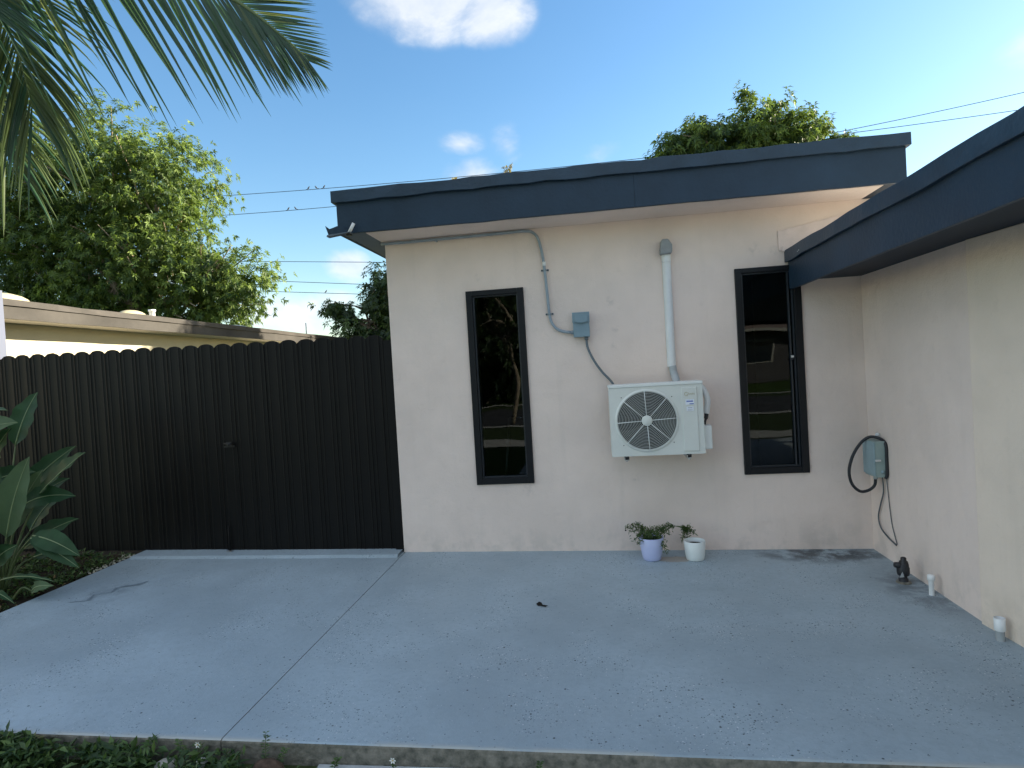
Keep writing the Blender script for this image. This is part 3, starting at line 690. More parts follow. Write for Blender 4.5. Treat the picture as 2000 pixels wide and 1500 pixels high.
# disconnect box, conduit and whip
db = empty('disconnect_box', (-.083, -.04, 1.84), 'blue-grey electrical disconnect box on the wall above the air conditioner', 'electrical box')
MB().box(-.152, -.015, -.075, -.001, 1.842, 2.046).build('box_body', 'box_blue', db, bevel=.003)
MB().box(-.156, -.011, -.082, -.0755, 1.962, 2.050).build('cover', 'box_blue', db, bevel=.003)
MB().prism([(-.138, 2.03), (-.028, 2.03), (-.028, 1.972), (-.045, 1.962), (-.083, 1.957), (-.121, 1.962), (-.138, 1.972)], 1, -.094, -.0825).build('cover_handle', 'box_blue', db, bevel=.004)
MB().tube([(-.046, -.04, 1.815), (-.046, -.04, 1.8415)], .017, 10).build('fitting', 'flex_grey', db)
MB().tube([(-.17, -.03, 1.887), (-.1525, -.03, 1.886)], .017, 10).build('fitting', 'conduit_blue', db)
cdp = smooth_path([(-1.80, -.032, 2.778), (-1.5, -.030, 2.776), (-1.0, -.030, 2.778), (-.66, -.030, 2.780), (-.53, -.030, 2.781), (-.455, -.028, 2.765), (-.412, -.026, 2.715), (-.392, -.025, 2.64), (-.378, -.025, 2.55), (-.366, -.025, 2.40), (-.356, -.025, 2.20), (-.349, -.025, 2.06), (-.335, -.025, 1.99), (-.300, -.025, 1.935), (-.245, -.026, 1.902), (-.17, -.03, 1.887)], 5)
cdt = empty('conduit', (-.4, -.03, 2.3), 'pale grey conduit running under the eave and down to the disconnect box', 'conduit')
MB().tube(cdp, .0125, 10).build('conduit_pipe', 'conduit_blue', cdt)
MB().tube([(-.3705, -.0255, 2.47), (-.368, -.0255, 2.505)], .0165, 10).build('coupling', 'pvc_white', cdt)
for (x, z) in ((-.367, 2.435), (-.349, 2.058), (-1.3, 2.777)):
    if z < 2.7: b = MB().box(x - .034, x + .034, -.006, -.001, z - .008, z + .008); b.tube([(x - .0145, -.012, z), (x - .008, -.041, z), (x + .008, -.041, z), (x + .0145, -.012, z)], .005, 6)
    else: b = MB().box(x - .008, x + .008, -.06, -.001, z - .018, z - .014)
    st_ = b.build('strap', 'conduit_blue', cdt)
    if z < 2.7:
        for sx in (-.026, .026): MB().lathe([(.0003, -.011), (.006, -.009), (.006, -.005)], (x + sx, 0, z), 8, axis=1).build('screw', 'metal_black', st_)
whip = MB().tube(smooth_path([(-.046, -.04, 1.818), (-.042, -.04, 1.76), (-.018, -.045, 1.69), (.022, -.05, 1.61), (.075, -.055, 1.53), (.135, -.06, 1.46), (.165, -.07, 1.40), (.16, -.10, 1.33)], 5), .0105, 10)
whip.build('power_whip', 'flex_grey', label='dark flexible cable drooping from the disconnect box to the air conditioner', cat='cable')

# meter box on the wing wall with its cables
mb = empty('meter_box', (2.13, -.22, .61), 'grey-green metal utility box on the wing wall ringed by a looped cable', 'utility box')
MB().box(2.084, 2.169, -.32, -.125, .612, .888).build('box_body', 'meter_green', mb, bevel=.006)
MB().box(2.074, 2.0835, -.322, -.120, .625, .884).build('door', 'meter_green_side', mb, bevel=.005)
MB().box(2.078, 2.118, -.336, -.321, .737, .752).build('latch', 'latch_silver', mb, bevel=.003)
MB().lathe([(.0005, -.010), (.012, -.008), (.013, .0005)], (2.13, -.321, .655), 14, axis=1).build('knob', 'meter_green_side', mb)
MB().tube([(2.12, -.22, .585), (2.12, -.22, .613)], .016, 10).build('fitting', 'duct_grey', mb)
MB().lathe([(.0005, -.012), (.016, -.010), (.018, .001)], (2.152, -.21, .925), 12, axis=1).build('wall_knob', 'duct_white', mb)
MB().tube(smooth_path([(2.12, -.22, .590), (2.115, -.21, .535), (2.075, -.2, .495), (2.011, -.2, .488), (1.955, -.2, .545), (1.936, -.2, .635), (1.954, -.2, .73), (1.995, -.2, .817), (2.051, -.2, .885), (2.10, -.22, .914), (2.15, -.27, .900), (2.160, -.325, .86), (2.160, -.329, .75), (2.158, -.329, .64), (2.150, -.32, .605)], 5), .0115, 10).build('looped_cable', 'cable_black', label='thick black cable looping out from the green utility box into the corner', cat='cable')
MB().tube(smooth_path([(2.15, -.267, .611), (2.155, -.262, .495), (2.155, -.202, .382), (2.157, -.150, .274), (2.157, -.184, .194), (2.158, -.300, .147), (2.160, -.418, .122)], 5), .0055, 8).build('hanging_cable', 'cable_grey', label='grey cable with a bend hanging from the bottom of the utility box', cat='cable')
MB().tube(smooth_path([(2.160, -.31, .611), (2.163, -.338, .355), (2.163, -.365, .245), (2.163, -.425, .130)], 5), .0033, 6).build('thin_wire', 'cable_grey', label='thinner straight wire hanging behind the bent grey cable by the corner', cat='wire')

# pipes standing at the foot of the wing
vl = empty('black_valve', (2.04, -.77, pz(2.04, -.77)), 'black plastic valve fitting standing on the slab near the corner', 'valve')
zb = pz(2.04, -.77)
MB().lathe([(.030, 0), (.030, .03), (.024, .032), (.024, .05), (.036, .055), (.040, .075), (.040, .105), (.036, .112), (.036, .13), (.030, .135)], (2.04, -.77, zb), 20).build('valve_body', 'cable_black', vl)
MB().lathe([(.030, .135), (.026, .15), (.018, .155), (.018, .172), (.012, .178), (.0005, .18)], (2.045, -.77, zb), 14).build('valve_cap', 'metal_black', vl)
MB().tube([(2.04, -.77, zb + .12), (1.985, -.78, zb + .128)], [.024, .019], 12).build('side_outlet', 'cable_black', vl)
MB().prism([(1.998, zb + .05), (2.018, zb + .088), (2.028, zb + .052)], 1, -.812, -.808).build('valve_tag', 'duct_grey', vl)
MB().lathe([(.05, -.004), (.045, .008), (.031, .012)], (2.04, -.77, zb), 16).build('mortar_collar', 'kerb_concrete', vl)
p1 = empty('pvc_stub', (2.106, -.996, pz(2.1, -1)), 'slim white capped pipe stub standing by the wing wall', 'pipe')
zb = pz(2.1, -1)
MB().lathe([(.016, -.01), (.016, .095), (.0165, .096)], (2.106, -.996, zb), 16).build('pipe', 'pvc_white', p1)
MB().lathe([(.016, .095), (.0225, .097), (.0225, .128), (.017, .134), (.0005, .135)], (2.106, -.996, zb), 16).build('pipe_cap', 'pvc_white', p1)
p2 = empty('drain_pipe', (2.125, -1.656, pz(2.1, -1.65)), 'white drain pipe with wide collar beside the right edge of the slab', 'pipe')
zb = pz(2.12, -1.65)
MB().lathe([(.021, -.01), (.022, .06), (.0235, .062)], (2.120, -1.656, zb), 18).build('pipe', 'duct_grey', p2)
MB().lathe([(.0235, .055), (.027, .060), (.027, .125), (.024, .126), (.0235, .10), (.001, .10)], (2.120, -1.656, zb), 18).build('collar', 'pvc_white', p2)

# ------------------------------------------------------------------ flower pots
def pot(c, r0, r1, h, m_, label, wall=.008):
    e = empty('flower_pot', c, label, 'flower pot', 'flower pots by the wall')
    x, y, z = c
    MB().lathe([(.001, .002), (r0 * .92, .001), (r0, .008), (r0 * 1.03 + (r1 - r0) * .2, h * .25), (r1, h - .002), (r1 - wall * .4, h + .001), (r1 - wall, h - .003), (r1 - wall * 1.5, h - .035), (r0, h - .045)], (x, y, z), 40).build('pot', m_, e)
    MB().lathe([(r1 - wall * 1.3, 0), (r1 * .5, .004), (.001, .006)], (x, y, z + h - .032), 24).build('soil', 'soil', e)
    return e
pot((.385, -.235, pz(.385, -.235)), .073, .102, .185, 'pot_lilac', 'lilac-white flower pot holding the trailing green plant')
pot((.725, -.245, pz(.725, -.245)), .071, .086, .155, 'pot_white', 'smaller white flower pot with bare dark soil and no plant in front', .010)
def plant_potted():
    e = empty('trailing_plant', (.385, -.235, .15), 'straggly green trailing plant spilling from the lilac pot towards the smaller pot', 'plant')
    r = np.random.default_rng(5); stems = MB(); P = []; D = []
    ends = [(.19, -.26, .27), (.22, -.28, .23), (.24, -.30, .17), (.26, -.27, .29), (.21, -.22, .25), (.28, -.31, .20), (.27, -.33, .15), (.33, -.3, .235), (.36, -.33, .20), (.42, -.3, .225), (.45, -.33, .20), (.48, -.32, .12), (.49, -.34, .07),
            (.50, -.28, .24), (.55, -.25, .265), (.565, -.24, .25), (.53, -.30, .21), (.48, -.27, .25), (.68, -.16, .20), (.71, -.17, .225), (.66, -.15, .16), (.72, -.15, .19), (.64, -.16, .13), (.75, -.16, .17), (.69, -.14, .12), (.69, -.16, .235)]
    for (x, y, z) in ends:
        far = x > .6
        a = Vector((.385 + r.uniform(-.05, .05), -.235 + r.uniform(-.04, .03), .15)); b = Vector((x, y, z))
        mid = (a + b) / 2 + Vector((r.uniform(-.02, .02), 0, .05)) if not far else Vector((.56, -.2, .245))
        pts = smooth_path([a, mid] + ([Vector((.66, -.17, .22))] if far else []) + [b], 6); stems.tube(pts, .0022, 5)
        for q in range(len(pts)):
            if far and q < len(pts) * .6: continue
            for _ in range(5):
                P.append(np.array(pts[q]) + r.normal(0, .008, 3)); D.append(r.normal(0, 1, 3) + np.array([0, -.3, .4]))
    stems.build('stems', 'bird_stalk', e)
    P = np.array(P); D = np.array(D); n = len(P)
    V, F, T = leaves_np(P, D, np.tile([0, -.5, 1.], (n, 1)) + r.normal(0, .3, (n, 3)), r.uniform(.018, .038, n), r.uniform(.006, .011, n), r.uniform(0, 1, n) ** 1.5, .2)
    mesh_np('foliage', V, F, 'pot_leaf', e, T, kind='stuff')
    for (x, y, z) in ((.20, -.27, .268), (.235, -.26, .285), (.185, -.24, .235), (.56, -.25, .27)):
        MB().lathe([(.001, -.006), (.007, -.002), (.006, .005), (.001, .008)], (x, y, z), 8).build('dark_bud', 'dead_leaf', e)
plant_potted()

# curled dead leaf on the slab
z0 = pz(-.44, -1.21)
MB().add([(-.475, -1.20, z0 + .012), (-.46, -1.215, z0 + .003), (-.44, -1.222, z0 + .010), (-.41, -1.235, z0 + .004), (-.39, -1.232, z0 + .012), (-.43, -1.20, z0 + .006), (-.455, -1.185, z0 + .022), (-.44, -1.175, z0 + .012)],
         [(0, 1, 5, 6), (1, 2, 5), (2, 3, 5), (3, 4, 5), (6, 5, 7)]).build('fallen_leaf', 'dead_leaf', label='small dark curled leaf lying alone in the middle of the slab', cat='leaf')

# ------------------------------------------------------------------ fence and gate
def picket_mesh(seed):
    r = np.random.default_rng(seed); wd = .165; n = 14; V = []; F = []
    prof = [(0, .004), (.012, -.005), (.035, -.006), (.055, 0), (.12, .001), (.20, 0), (.23, -.005), (.26, -.005), (.29, 0), (.40, .001), (.5, .0015), (.6, .001), (.71, 0), (.74, -.005), (.77, -.005), (.80, 0), (.88, .001), (.945, 0), (.965, -.003), (.988, -.002), (1, .004)]
    k = len(prof)
    for zi, zf in enumerate((0., .5, 1.)):
        for (u, y) in prof:
            x = (u - .5) * wd; top = 1.892 + .052 * math.sqrt(max(0, 1 - (2 * u - 1) ** 2))
            V.append((x, y, zf * top))
    for zi in range(2):
        for i in range(k - 1): F.append((zi * k + i, zi * k + i + 1, (zi + 1) * k + i + 1, (zi + 1) * k + i))
    b = len(V); V2 = [(x, y + .004, z) for x, y, z in V]
    F2 = [tuple(i + b for i in f[::-1]) for f in F]; F3 = [(2 * k + i, 2 * k + i + 1, b + 2 * k + i + 1, b + 2 * k + i) for i in range(k - 1)]
    me = bpy.data.meshes.new('picket'); me.from_pydata(V + V2, [], F + F2 + F3); me.materials.append(MATS['fence_brown']); me.update(); return me
PK = picket_mesh(1)
def pickets(parent, x0, x1, y, sgn=1, zoff=.0):
    n = round((x1 - x0) / .163); off = world_loc(parent)
    for i in range(n):
        x = x0 + (i + .5) * (x1 - x0) / n
        o = bpy.data.objects.new('picket', PK); COL.objects.link(o); o.parent = parent
        o.location = Vector((x, y + (0.003 if i % 2 else 0) + random.uniform(-.001, .001), pz(x, 0) + .02 + zoff + random.uniform(-.004, .004))) - off
        o.scale = ((x1 - x0) / n / .163 * 1.03, 1, 1); o.rotation_euler = (0, random.uniform(-.002, .002), random.uniform(-.012, .012))
fence = empty('picket_fence', (-5.2, .05, .06), 'dark brown metal picket fence left of the gate behind the leafy plant', 'fence')
pickets(fence, -7.9, -3.515, .050, zoff=.0)
MB().box(-7.9, -3.52, .075, .115, .32, .37).build('rail', 'fence_brown', fence); MB().box(-7.9, -3.52, .075, .115, 1.55, 1.60).build('rail', 'fence_brown', fence)
for x in (-3.56, -5.36, -7.8): MB().box(x - .025, x + .025, .117, .167, 0, 1.85).build('fence_post', 'fence_brown', fence)
gate = empty('gate', (-2.68, .04, .04), 'dark brown metal picket gate between the fence and the house wall', 'gate')
pickets(gate, -3.500, -1.862, .030)
MB().box(-3.49, -1.87, .055, .09, .32, .37).build('rail', 'fence_brown', gate); MB().box(-3.49, -1.87, .055, .09, 1.55, 1.60).build('rail', 'fence_brown', gate)
la = MB(); la.box(-3.455, -3.345, .006, .020, 1.035, 1.050); la.box(-3.425, -3.365, -.006, .0055, 1.045, 1.085); la.tube([(-3.40, -.012, 1.06), (-3.40, .02, 1.06)], .011, 10); la.tube([(-3.44, -.01, 1.075), (-3.37, -.012, 1.068)], .007, 8)
la.build('latch', 'metal_black', gate)
MB().tube([(-3.462, .008, .30), (-3.462, .008, .062)], .008, 8).build('drop_rod', 'fence_brown', gate)
MB().box(-3.475, -3.425, -.035, .010, .062, .070).build('floor_plate', 'galvanised', gate)
MB().box(-1.852, -1.781, .005, .065, .035, 1.93).build('gate_post', 'fence_brown', label='slim dark gate post fixed against the corner of the house wall', cat='post')

# ------------------------------------------------------------------ neighbour's house
nb = empty('neighbour_house', (-9.5, 7, 0), 'long low cream house with brown flat roof edge behind the fence', 'house')
MB().box(-12.5, -9.3, -2, 14.6, -.1, 2.84).build('wall', 'neighbour_cream', nb)
nr = MB().box(-12.9, -8.74, -2.5, 14.9, 2.86, 3.08).build('roof', 'roofing', nb)
wavy_board(-8.70, -8.735, -2.5, 14.95, 2.83, 3.035, 30, .004, 21, axis=1).build('fascia', 'neighbour_fascia', nr)
wavy_board(-8.672, -8.70, -2.52, 14.97, 3.02, 3.118, 36, .005, 22, axis=1).build('drip_edge', 'neighbour_drip', nr)
MB().box(-9.3, -8.74, -2.5, 14.9, 2.845, 2.857).build('soffit', 'soffit_pale', nr)
for (a, b, c, d) in ((4.25, 5.3, 1.3, 2.38), (6.0, 7.6, 1.2, 2.34), (9.5, 11, 1.2, 2.3)):
    f = MB(); f.box(-9.299, -9.27, a, b, d - .05, d); f.box(-9.299, -9.27, a, b, c, c + .05); f.box(-9.299, -9.27, a, a + .05, c + .05, d - .05); f.box(-9.299, -9.27, b - .05, b, c + .05, d - .05)
    wv = f.build('window', 'neighbour_trim', nb); MB().box(-9.298, -9.285, a + .05, b - .05, c + .05, d - .05).build('pane', 'neighbour_cream' if a < 5 else 'opp_glass', wv)
def dome(c, rx, ry, h, name, m_, label, cat, n=16):
    V = []; F = []
    for i in range(6):
        ph = math.pi / 2 * i / 5
        for k in range(n):
            a = 2 * math.pi * k / n; V.append((c[0] + rx * math.cos(ph) ** .8 * math.cos(a), c[1] + ry * math.cos(ph) ** .8 * math.sin(a), c[2] + h * math.sin(ph)))
    for i in range(5):
        for k in range(n): F.append((i * n + k, i * n + (k + 1) % n, i * n + n + (k + 1) % n, i * n + n + k))
    MB().add(V, F, 0, True).build(name, m_, label=label, cat=cat)
dome((-9.10, 3.2, 3.08), .28, .50, .20, 'roof_dome', 'dome_pale', 'pale rounded roof dome at the far left end of the neighbour roof', 'skylight')
dome((-9.0, 5.82, 3.08), .22, .34, .16, 'roof_dome', 'dome_pale', 'low cream roof dome beside the small white vent pipe', 'skylight')
MB().lathe([(.055, 0), (.055, .17), (.07, .175), (.07, .21), (.001, .215)], (-8.93, 6.30, 3.08), 12).build('vent_pipe', 'pvc_white', label='small white vent pipe sticking up from the neighbour roof', cat='vent pipe')
dome((-9.05, 9.5, 3.08), .25, .62, .11, 'roof_cover', 'tarp_pale', 'pale translucent cover lying on the neighbour roof under the tree', 'cover')
MB().tube([(-9.0, 13.3, 3.07), (-9.0, 13.3, 3.52)], .016, 6).build('roof_rod', 'cap_grey', label='thin upright rod at the far end of the neighbour roof', cat='rod')
MB().box(-6.50, -6.36, .55, .66, -.1, 2.80).build('white_post', 'post_paint', label='white square post rising behind the fence at the left edge', cat='post')

# ------------------------------------------------------------------ trees
def tree(name, label, base, trunk_top, lobes, nros, leafm, bark, llen=(.13, .215), seed=1, nleaf=9, gap=.12, trunk_r=.28):
    nros = int(nros * 1.55)
    r = np.random.default_rng(seed); e = empty(name, base, label, 'tree', 'trees behind the houses')
    tm = MB(); b = Vector(base); tt = Vector(trunk_top)
    tm.tube(smooth_path([b, b.lerp(tt, .5) + Vector((.15, .1, 0)), tt], 5), [trunk_r * (1 - .04 * i) for i in range(11)], 10)
    trunk = tm.build('trunk', bark, e)
    lm = MB()
    for (cx, cy, cz, rx, ry, rz) in lobes:
        c = Vector((cx, cy, cz)); a = tt.lerp(c, .5) + Vector(r.normal(0, .25, 3)); pts = smooth_path([tt - Vector((0, 0, .1)), a, c], 5)
        lm.tube(pts, [trunk_r * .55 * (1 - .07 * i) for i in range(len(pts))], 7, cap=False)
        for _ in range(9):
            d = unit(r.normal(0, 1, 3)); q = c + Vector(d * np.array([rx, ry, rz]) * .95); q0 = pts[r.integers(4, len(pts))]
            mid = q0.lerp(q, .5) + Vector(r.normal(0, .18, 3)); p2 = smooth_path([q0, mid, q], 4)
            lm.tube(p2, [.05 * (1 - .09 * i) for i in range(len(p2))], 5, cap=False)
    lm.build('branches', bark, e)
    area = np.array([(l[3] * l[5] + l[4] * l[5] + l[3] * l[4]) for l in lobes]); pick = r.choice(len(lobes), nros, p=area / area.sum())
    Lb = np.array(lobes)[pick]
    d = unit(r.normal(0, 1, (nros, 3)));
    # clumps: pull rosettes toward random clump directions
    rad = r.uniform(.08, 1, nros) ** .5
    bumps = 1 + .16 * np.sin(d[:, 0] * 7 + Lb[:, 0] * 3) * np.sin(d[:, 2] * 8 + Lb[:, 2]) + .08 * np.sin(d[:, 1] * 13 + Lb[:, 1] * 5) * np.sin(d[:, 0] * 17)
    C = Lb[:, :3] + d * Lb[:, 3:6] * (rad * bumps)[:, None]
    # gather the rosettes into branch-end clumps
    kc = max(8, nros // 15); ci = r.integers(0, nros, kc); near = r.integers(0, kc, nros); sel = r.random(nros) < .5
    jit = r.normal(0, 1, (nros, 3)); sc_ = .13 * float(np.median(Lb[:, 3]))
    C2 = C[ci][near] + jit * np.array([1, 1, .75]) * sc_; own = unit(jit) * .8 + d[ci][near] * .6
    C = np.where(sel[:, None], C2, C); d = unit(np.where(sel[:, None], own, d)); clump_tint = r.normal(0, .16, kc)[near] + .22 * jit[:, 2] * .5
    # carve irregular gaps with cheap 3-d noise
    nf = np.sin(C[:, 0] * 2.3 + 1.3 * np.sin(C[:, 2] * 1.9)) * np.sin(C[:, 2] * 2.7 + 1.1 * np.sin(C[:, 1] * 1.7)) + .5 * np.sin(C[:, 0] * 5.1 + C[:, 1] * 2) * np.sin(C[:, 2] * 5.7)
    keep = nf > -.80 + gap * 2; C = C[keep]; d = d[keep]; clump_tint = clump_tint[keep]; n = len(C)
    ax = unit(d + r.normal(0, .45, (n, 3)) + np.array([0, 0, .35]))
    ph = r.uniform(0, 2 * np.pi, n)
    ctint = np.clip(r.beta(1.4, 2.6, n) + .15 * np.sin(C[:, 0] * 1.7 + 2 * np.sin(C[:, 2] * 1.3)) + clump_tint, 0, 1)
    Ps, Ds, Us, Ts = [], [], [], []
    s1 = unit(np.cross(ax, np.array([.3, .2, 1.]))); s2 = np.cross(ax, s1)
    for k in range(nleaf):
        a = ph + k * 2.4; spread = r.uniform(.55, 1.3, n)
        D = ax * (.55 - .5 * k / nleaf)[..., None] if False else ax * .45 + (s1 * np.cos(a)[:, None] + s2 * np.sin(a)[:, None]) * spread[:, None]
        D = D + np.array([0, 0, -.25]); Ps.append(C + ax * r.uniform(-.06, .06, n)[:, None]); Ds.append(D); Us.append(ax + r.normal(0, .25, (n, 3))); Ts.append(np.clip(ctint + r.normal(0, .12, n), 0, 1))
    P = np.concatenate(Ps); N_ = len(P)
    V, F, T = leaves_np(P, np.concatenate(Ds), np.concatenate(Us), r.uniform(*llen, N_), r.uniform(.040, .068, N_) * llen[1] / .22, np.concatenate(Ts), .28)
    mesh_np('crown', V, F, leafm, e, T, kind='stuff')
    return e
tree('mango_tree', 'big leafy mango tree rising behind the neighbour roof on the left', (-16.2, 15.4, -.1), (-16.2, 15.2, 4.6),
     [(-17.8, 15.6, 9.9, 2.6, 2.6, 2.5), (-15.3, 15.4, 9.0, 2.3, 2.3, 2.2), (-15.0, 14.8, 6.6, 2.2, 2.0, 2.0), (-12.0, 14.8, 5.3, 1.25, 1.3, 1.25), (-13.3, 14.8, 5.4, 1.3, 1.4, 1.4), (-19.8, 15.4, 7.6, 2.8, 2.4, 2.6),
      (-17.3, 15.0, 6.3, 2.5, 2.2, 2.2), (-22.2, 15.6, 9.3, 2.9, 2.5, 2.8), (-14.0, 15.2, 4.4, 1.9, 1.5, 1.1), (-17.5, 15.0, 4.2, 2.4, 1.6, 1.4), (-21.5, 15.0, 5.2, 2.8, 2.0, 2.0)],
     13500, 'mango_leaf_warm', 'bark_pale', seed=3, trunk_r=.34)
tree('dark_tree', 'small dark tree peeping out between the house wall and the gate top', (-6.6, 16.3, -.1), (-6.6, 16.2, 2.6),
     [(-6.4, 16.2, 4.5, 1.4, 1.3, 1.5), (-8.0, 16.2, 3.6, 1.2, 1.0, .85), (-7.3, 16.0, 4.3, .75, .8, .75), (-9.15, 16.0, 4.25, .28, .3, .28), (-6.6, 16.2, 2.9, 2.2, 1.2, 1.0), (-5, 16.3, 5, 1.6, 1.4, 1.5)], 3200, 'dark_leaf', 'bark', (.15, .22), seed=8, gap=.05, trunk_r=.2)
tree('mango_tree', 'round treetop showing above the right half of the main roof', (4.9, 14.3, -.1), (4.9, 14.3, 5.2),
     [(5.1, 14.2, 8.1, 1.1, 1.3, 1.3), (3.9, 14.2, 7.8, 1.2, 1.2, 1.1), (2.85, 14.1, 7.7, .8, .9, .85), (6.4, 14.2, 7.85, .95, 1.1, 1.1), (7.3, 14.2, 7.4, .65, .8, .75), (2.15, 14.1, 7.45, .5, .6, .5), (5, 14.4, 6.2, 2.4, 1.8, 1.5)],
     4600, 'mango_leaf', 'bark_pale', seed=12, gap=.02, trunk_r=.28)

# ------------------------------------------------------------------ palm tree, its fronds hang into the picture
palm = empty('palm_tree', (-4.9, -2.75, 0), 'green coconut palm whose long fronds hang into the upper left corner', 'palm tree')
MB().tube(smooth_path([(-4.9, -2.75, -.05), (-4.86, -2.74, 1.4), (-4.93, -2.72, 2.9), (-4.88, -2.70, 4.15)], 6), [.17 - .004 * i for i in range(19)], 14).build('trunk', 'bark', palm)
def frond(curve, nl, len_fn, upf, mat_fn, seed, side_mix=(.55, .83), skip=0, droop=.30, wid=.030, sides=(-1, 1), dirf=None, lenx=None):
    r = np.random.default_rng(seed); pts = smooth_path(curve, 8); K = len(pts)
    rc = MB().tube(pts, [.020 * (1 - .93 * i / (K - 1)) + .0012 for i in range(K)], 7).build('frond', 'palm_rachis', palm)
    offp = world_loc(rc)
    for sd in sides:
        for i in range(nl):
            t_ = skip + (1 - skip) * (i + r.uniform(-.25, .25) + .5) / nl; t_ = min(max(t_, 0), .999)
            f = t_ * (K - 1); a = int(f); p = pts[a].lerp(pts[min(a + 1, K - 1)], f - a); T = (pts[min(a + 1, K - 1)] - pts[max(a - 1, 0)]).normalized()
            U = Vector(upf(t_)).normalized(); S = T.cross(U).normalized() * sd
            al, be = side_mix; fw = al + (1 - al) * t_ ** 2 * .9
            D = (T * fw + S * be * (1 - .55 * t_ ** 3) + U * .10 + Vector(r.normal(0, .022, 3))).normalized()
            if dirf: D = (Vector(dirf(t_, sd)) + Vector(r.normal(0, .03, 3))).normalized()
            ln_ = len_fn(t_, sd) * r.uniform(.88, 1.08)
            if lenx: ln_ = float(np.interp(p.x, *lenx)) * r.uniform(.9, 1.07) * (1 if sd > 0 else .62)
            w_ = wid * r.uniform(.8, 1.15) * (.16 + .84 * min(1, ln_ / .85))
            n = 8; V = []; q = p.copy(); dcur = D.copy(); dr = droop * r.uniform(.6, 1.5)
            for k in range(n + 1):
                u = k / n; ww = w_ * (min(1, .35 + 2.6 * u) if u < .25 else (1 - ((u - .25) / .75) ** 1.6)) + .0006
                sidev = dcur.cross(U); sidev = sidev.normalized() if sidev.length > 1e-4 else S.cross(U).normalized(); nn = sidev.cross(dcur).normalized()
                V += [q + sidev * ww * .5 - nn * ww * .22, q + nn * ww * .12, q - sidev * ww * .5 - nn * ww * .22]
                dcur = (dcur + Vector((0, 0, -1)) * dr * (u * .55 + .05) / n * 2.2).normalized(); q = q + dcur * (ln_ / n)
            F = [(3 * k + j, 3 * k + j + 1, 3 * k + j + 4, 3 * k + j + 3) for k in range(n) for j in range(2)]
            MB().add(V, F, 0, True).build('leaflet', mat_fn(t_, r), rc)
dk = lambda t_, r: 'palm_leaflet' if r.random() < .93 else 'palm_leaflet_olive'
ol = lambda t_, r: 'palm_leaflet_olive' if r.random() < .7 else 'palm_leaflet'
frond([(-4.88, -2.70, 4.10), (-4.2, -2.66, 4.06), (-3.4, -2.62, 3.96), (-2.74, -2.6, 3.855), (-2.33, -2.6, 3.735), (-1.94, -2.6, 3.58), (-1.69, -2.6, 3.46), (-1.55, -2.6, 3.378), (-1.45, -2.6, 3.30), (-1.355, -2.6, 3.21), (-1.26, -2.6, 3.115), (-1.21, -2.6, 3.055)],
      84, lambda t_, s: 1, lambda t_: (.1, -.95, .1), dk, 1, (.84, .50), .10, .12, .024,
      dirf=lambda t_, s: (.50, -.12, -.82) if s > 0 else (.93, .10, -.02 - .42 * t_ ** 4), lenx=([-4.5, -2.74, -2.33, -1.94, -1.69, -1.55, -1.45, -1.355, -1.26, -1.21], [.9, 1.16, 1.10, .90, .74, .60, .48, .37, .27, .18]))
frond([(-4.88, -2.70, 4.12), (-4.2, -2.8, 4.30), (-3.5, -2.85, 4.22), (-2.95, -2.87, 4.05), (-2.55, -2.88, 3.85), (-2.25, -2.88, 3.62)],
      60, lambda t_, s: .95 * (1 - .45 * t_) * min(1, .5 + 2.2 * t_), lambda t_: (.2, -.85, .3), dk, 7, (.82, .52), .14, .2, .026)
frond([(-4.86, -2.68, 4.12), (-4.4, -2.5, 4.45), (-3.85, -2.38, 4.35), (-3.40, -2.3, 4.12), (-3.16, -2.28, 3.85), (-3.04, -2.26, 3.5), (-2.98, -2.25, 3.2)], 84, lambda t_, s: .98 * (1 - .35 * t_) * min(1, .5 + 2 * t_), lambda t_: (.3, -.8, .4), ol, 2, (.75, .62), .12, 1.0, .026)
frond([(-4.86, -2.72, 4.12), (-4.3, -2.75, 4.35), (-3.75, -2.75, 4.25), (-3.3, -2.75, 4.02), (-2.95, -2.75, 3.72), (-2.75, -2.75, 3.45)], 70, lambda t_, s: .85 * (1 - .4 * t_) * min(1, .5 + 2 * t_), lambda t_: (.3, -.8, .4), dk, 3, (.7, .66), .12, .8, .027)
frond([(-4.88, -2.66, 4.10), (-4.4, -2.3, 4.2), (-3.95, -2.05, 3.95), (-3.65, -1.95, 3.55), (-3.52, -1.92, 3.15)], 70, lambda t_, s: .85 * (1 - .3 * t_) * min(1, .5 + 2 * t_), lambda t_: (.5, -.7, .4), ol, 5, (.8, .55), .15, .9, .032)
frond([(-4.92, -2.75, 4.12), (-5.5, -2.9, 4.6), (-6.3, -3.0, 4.5), (-7.0, -3.1, 3.8)], 24, lambda t_, s: .8 * (1 - .4 * t_), lambda t_: (-.4, 0, .9), dk, 4, (.6, .7), .15, .5, .034)

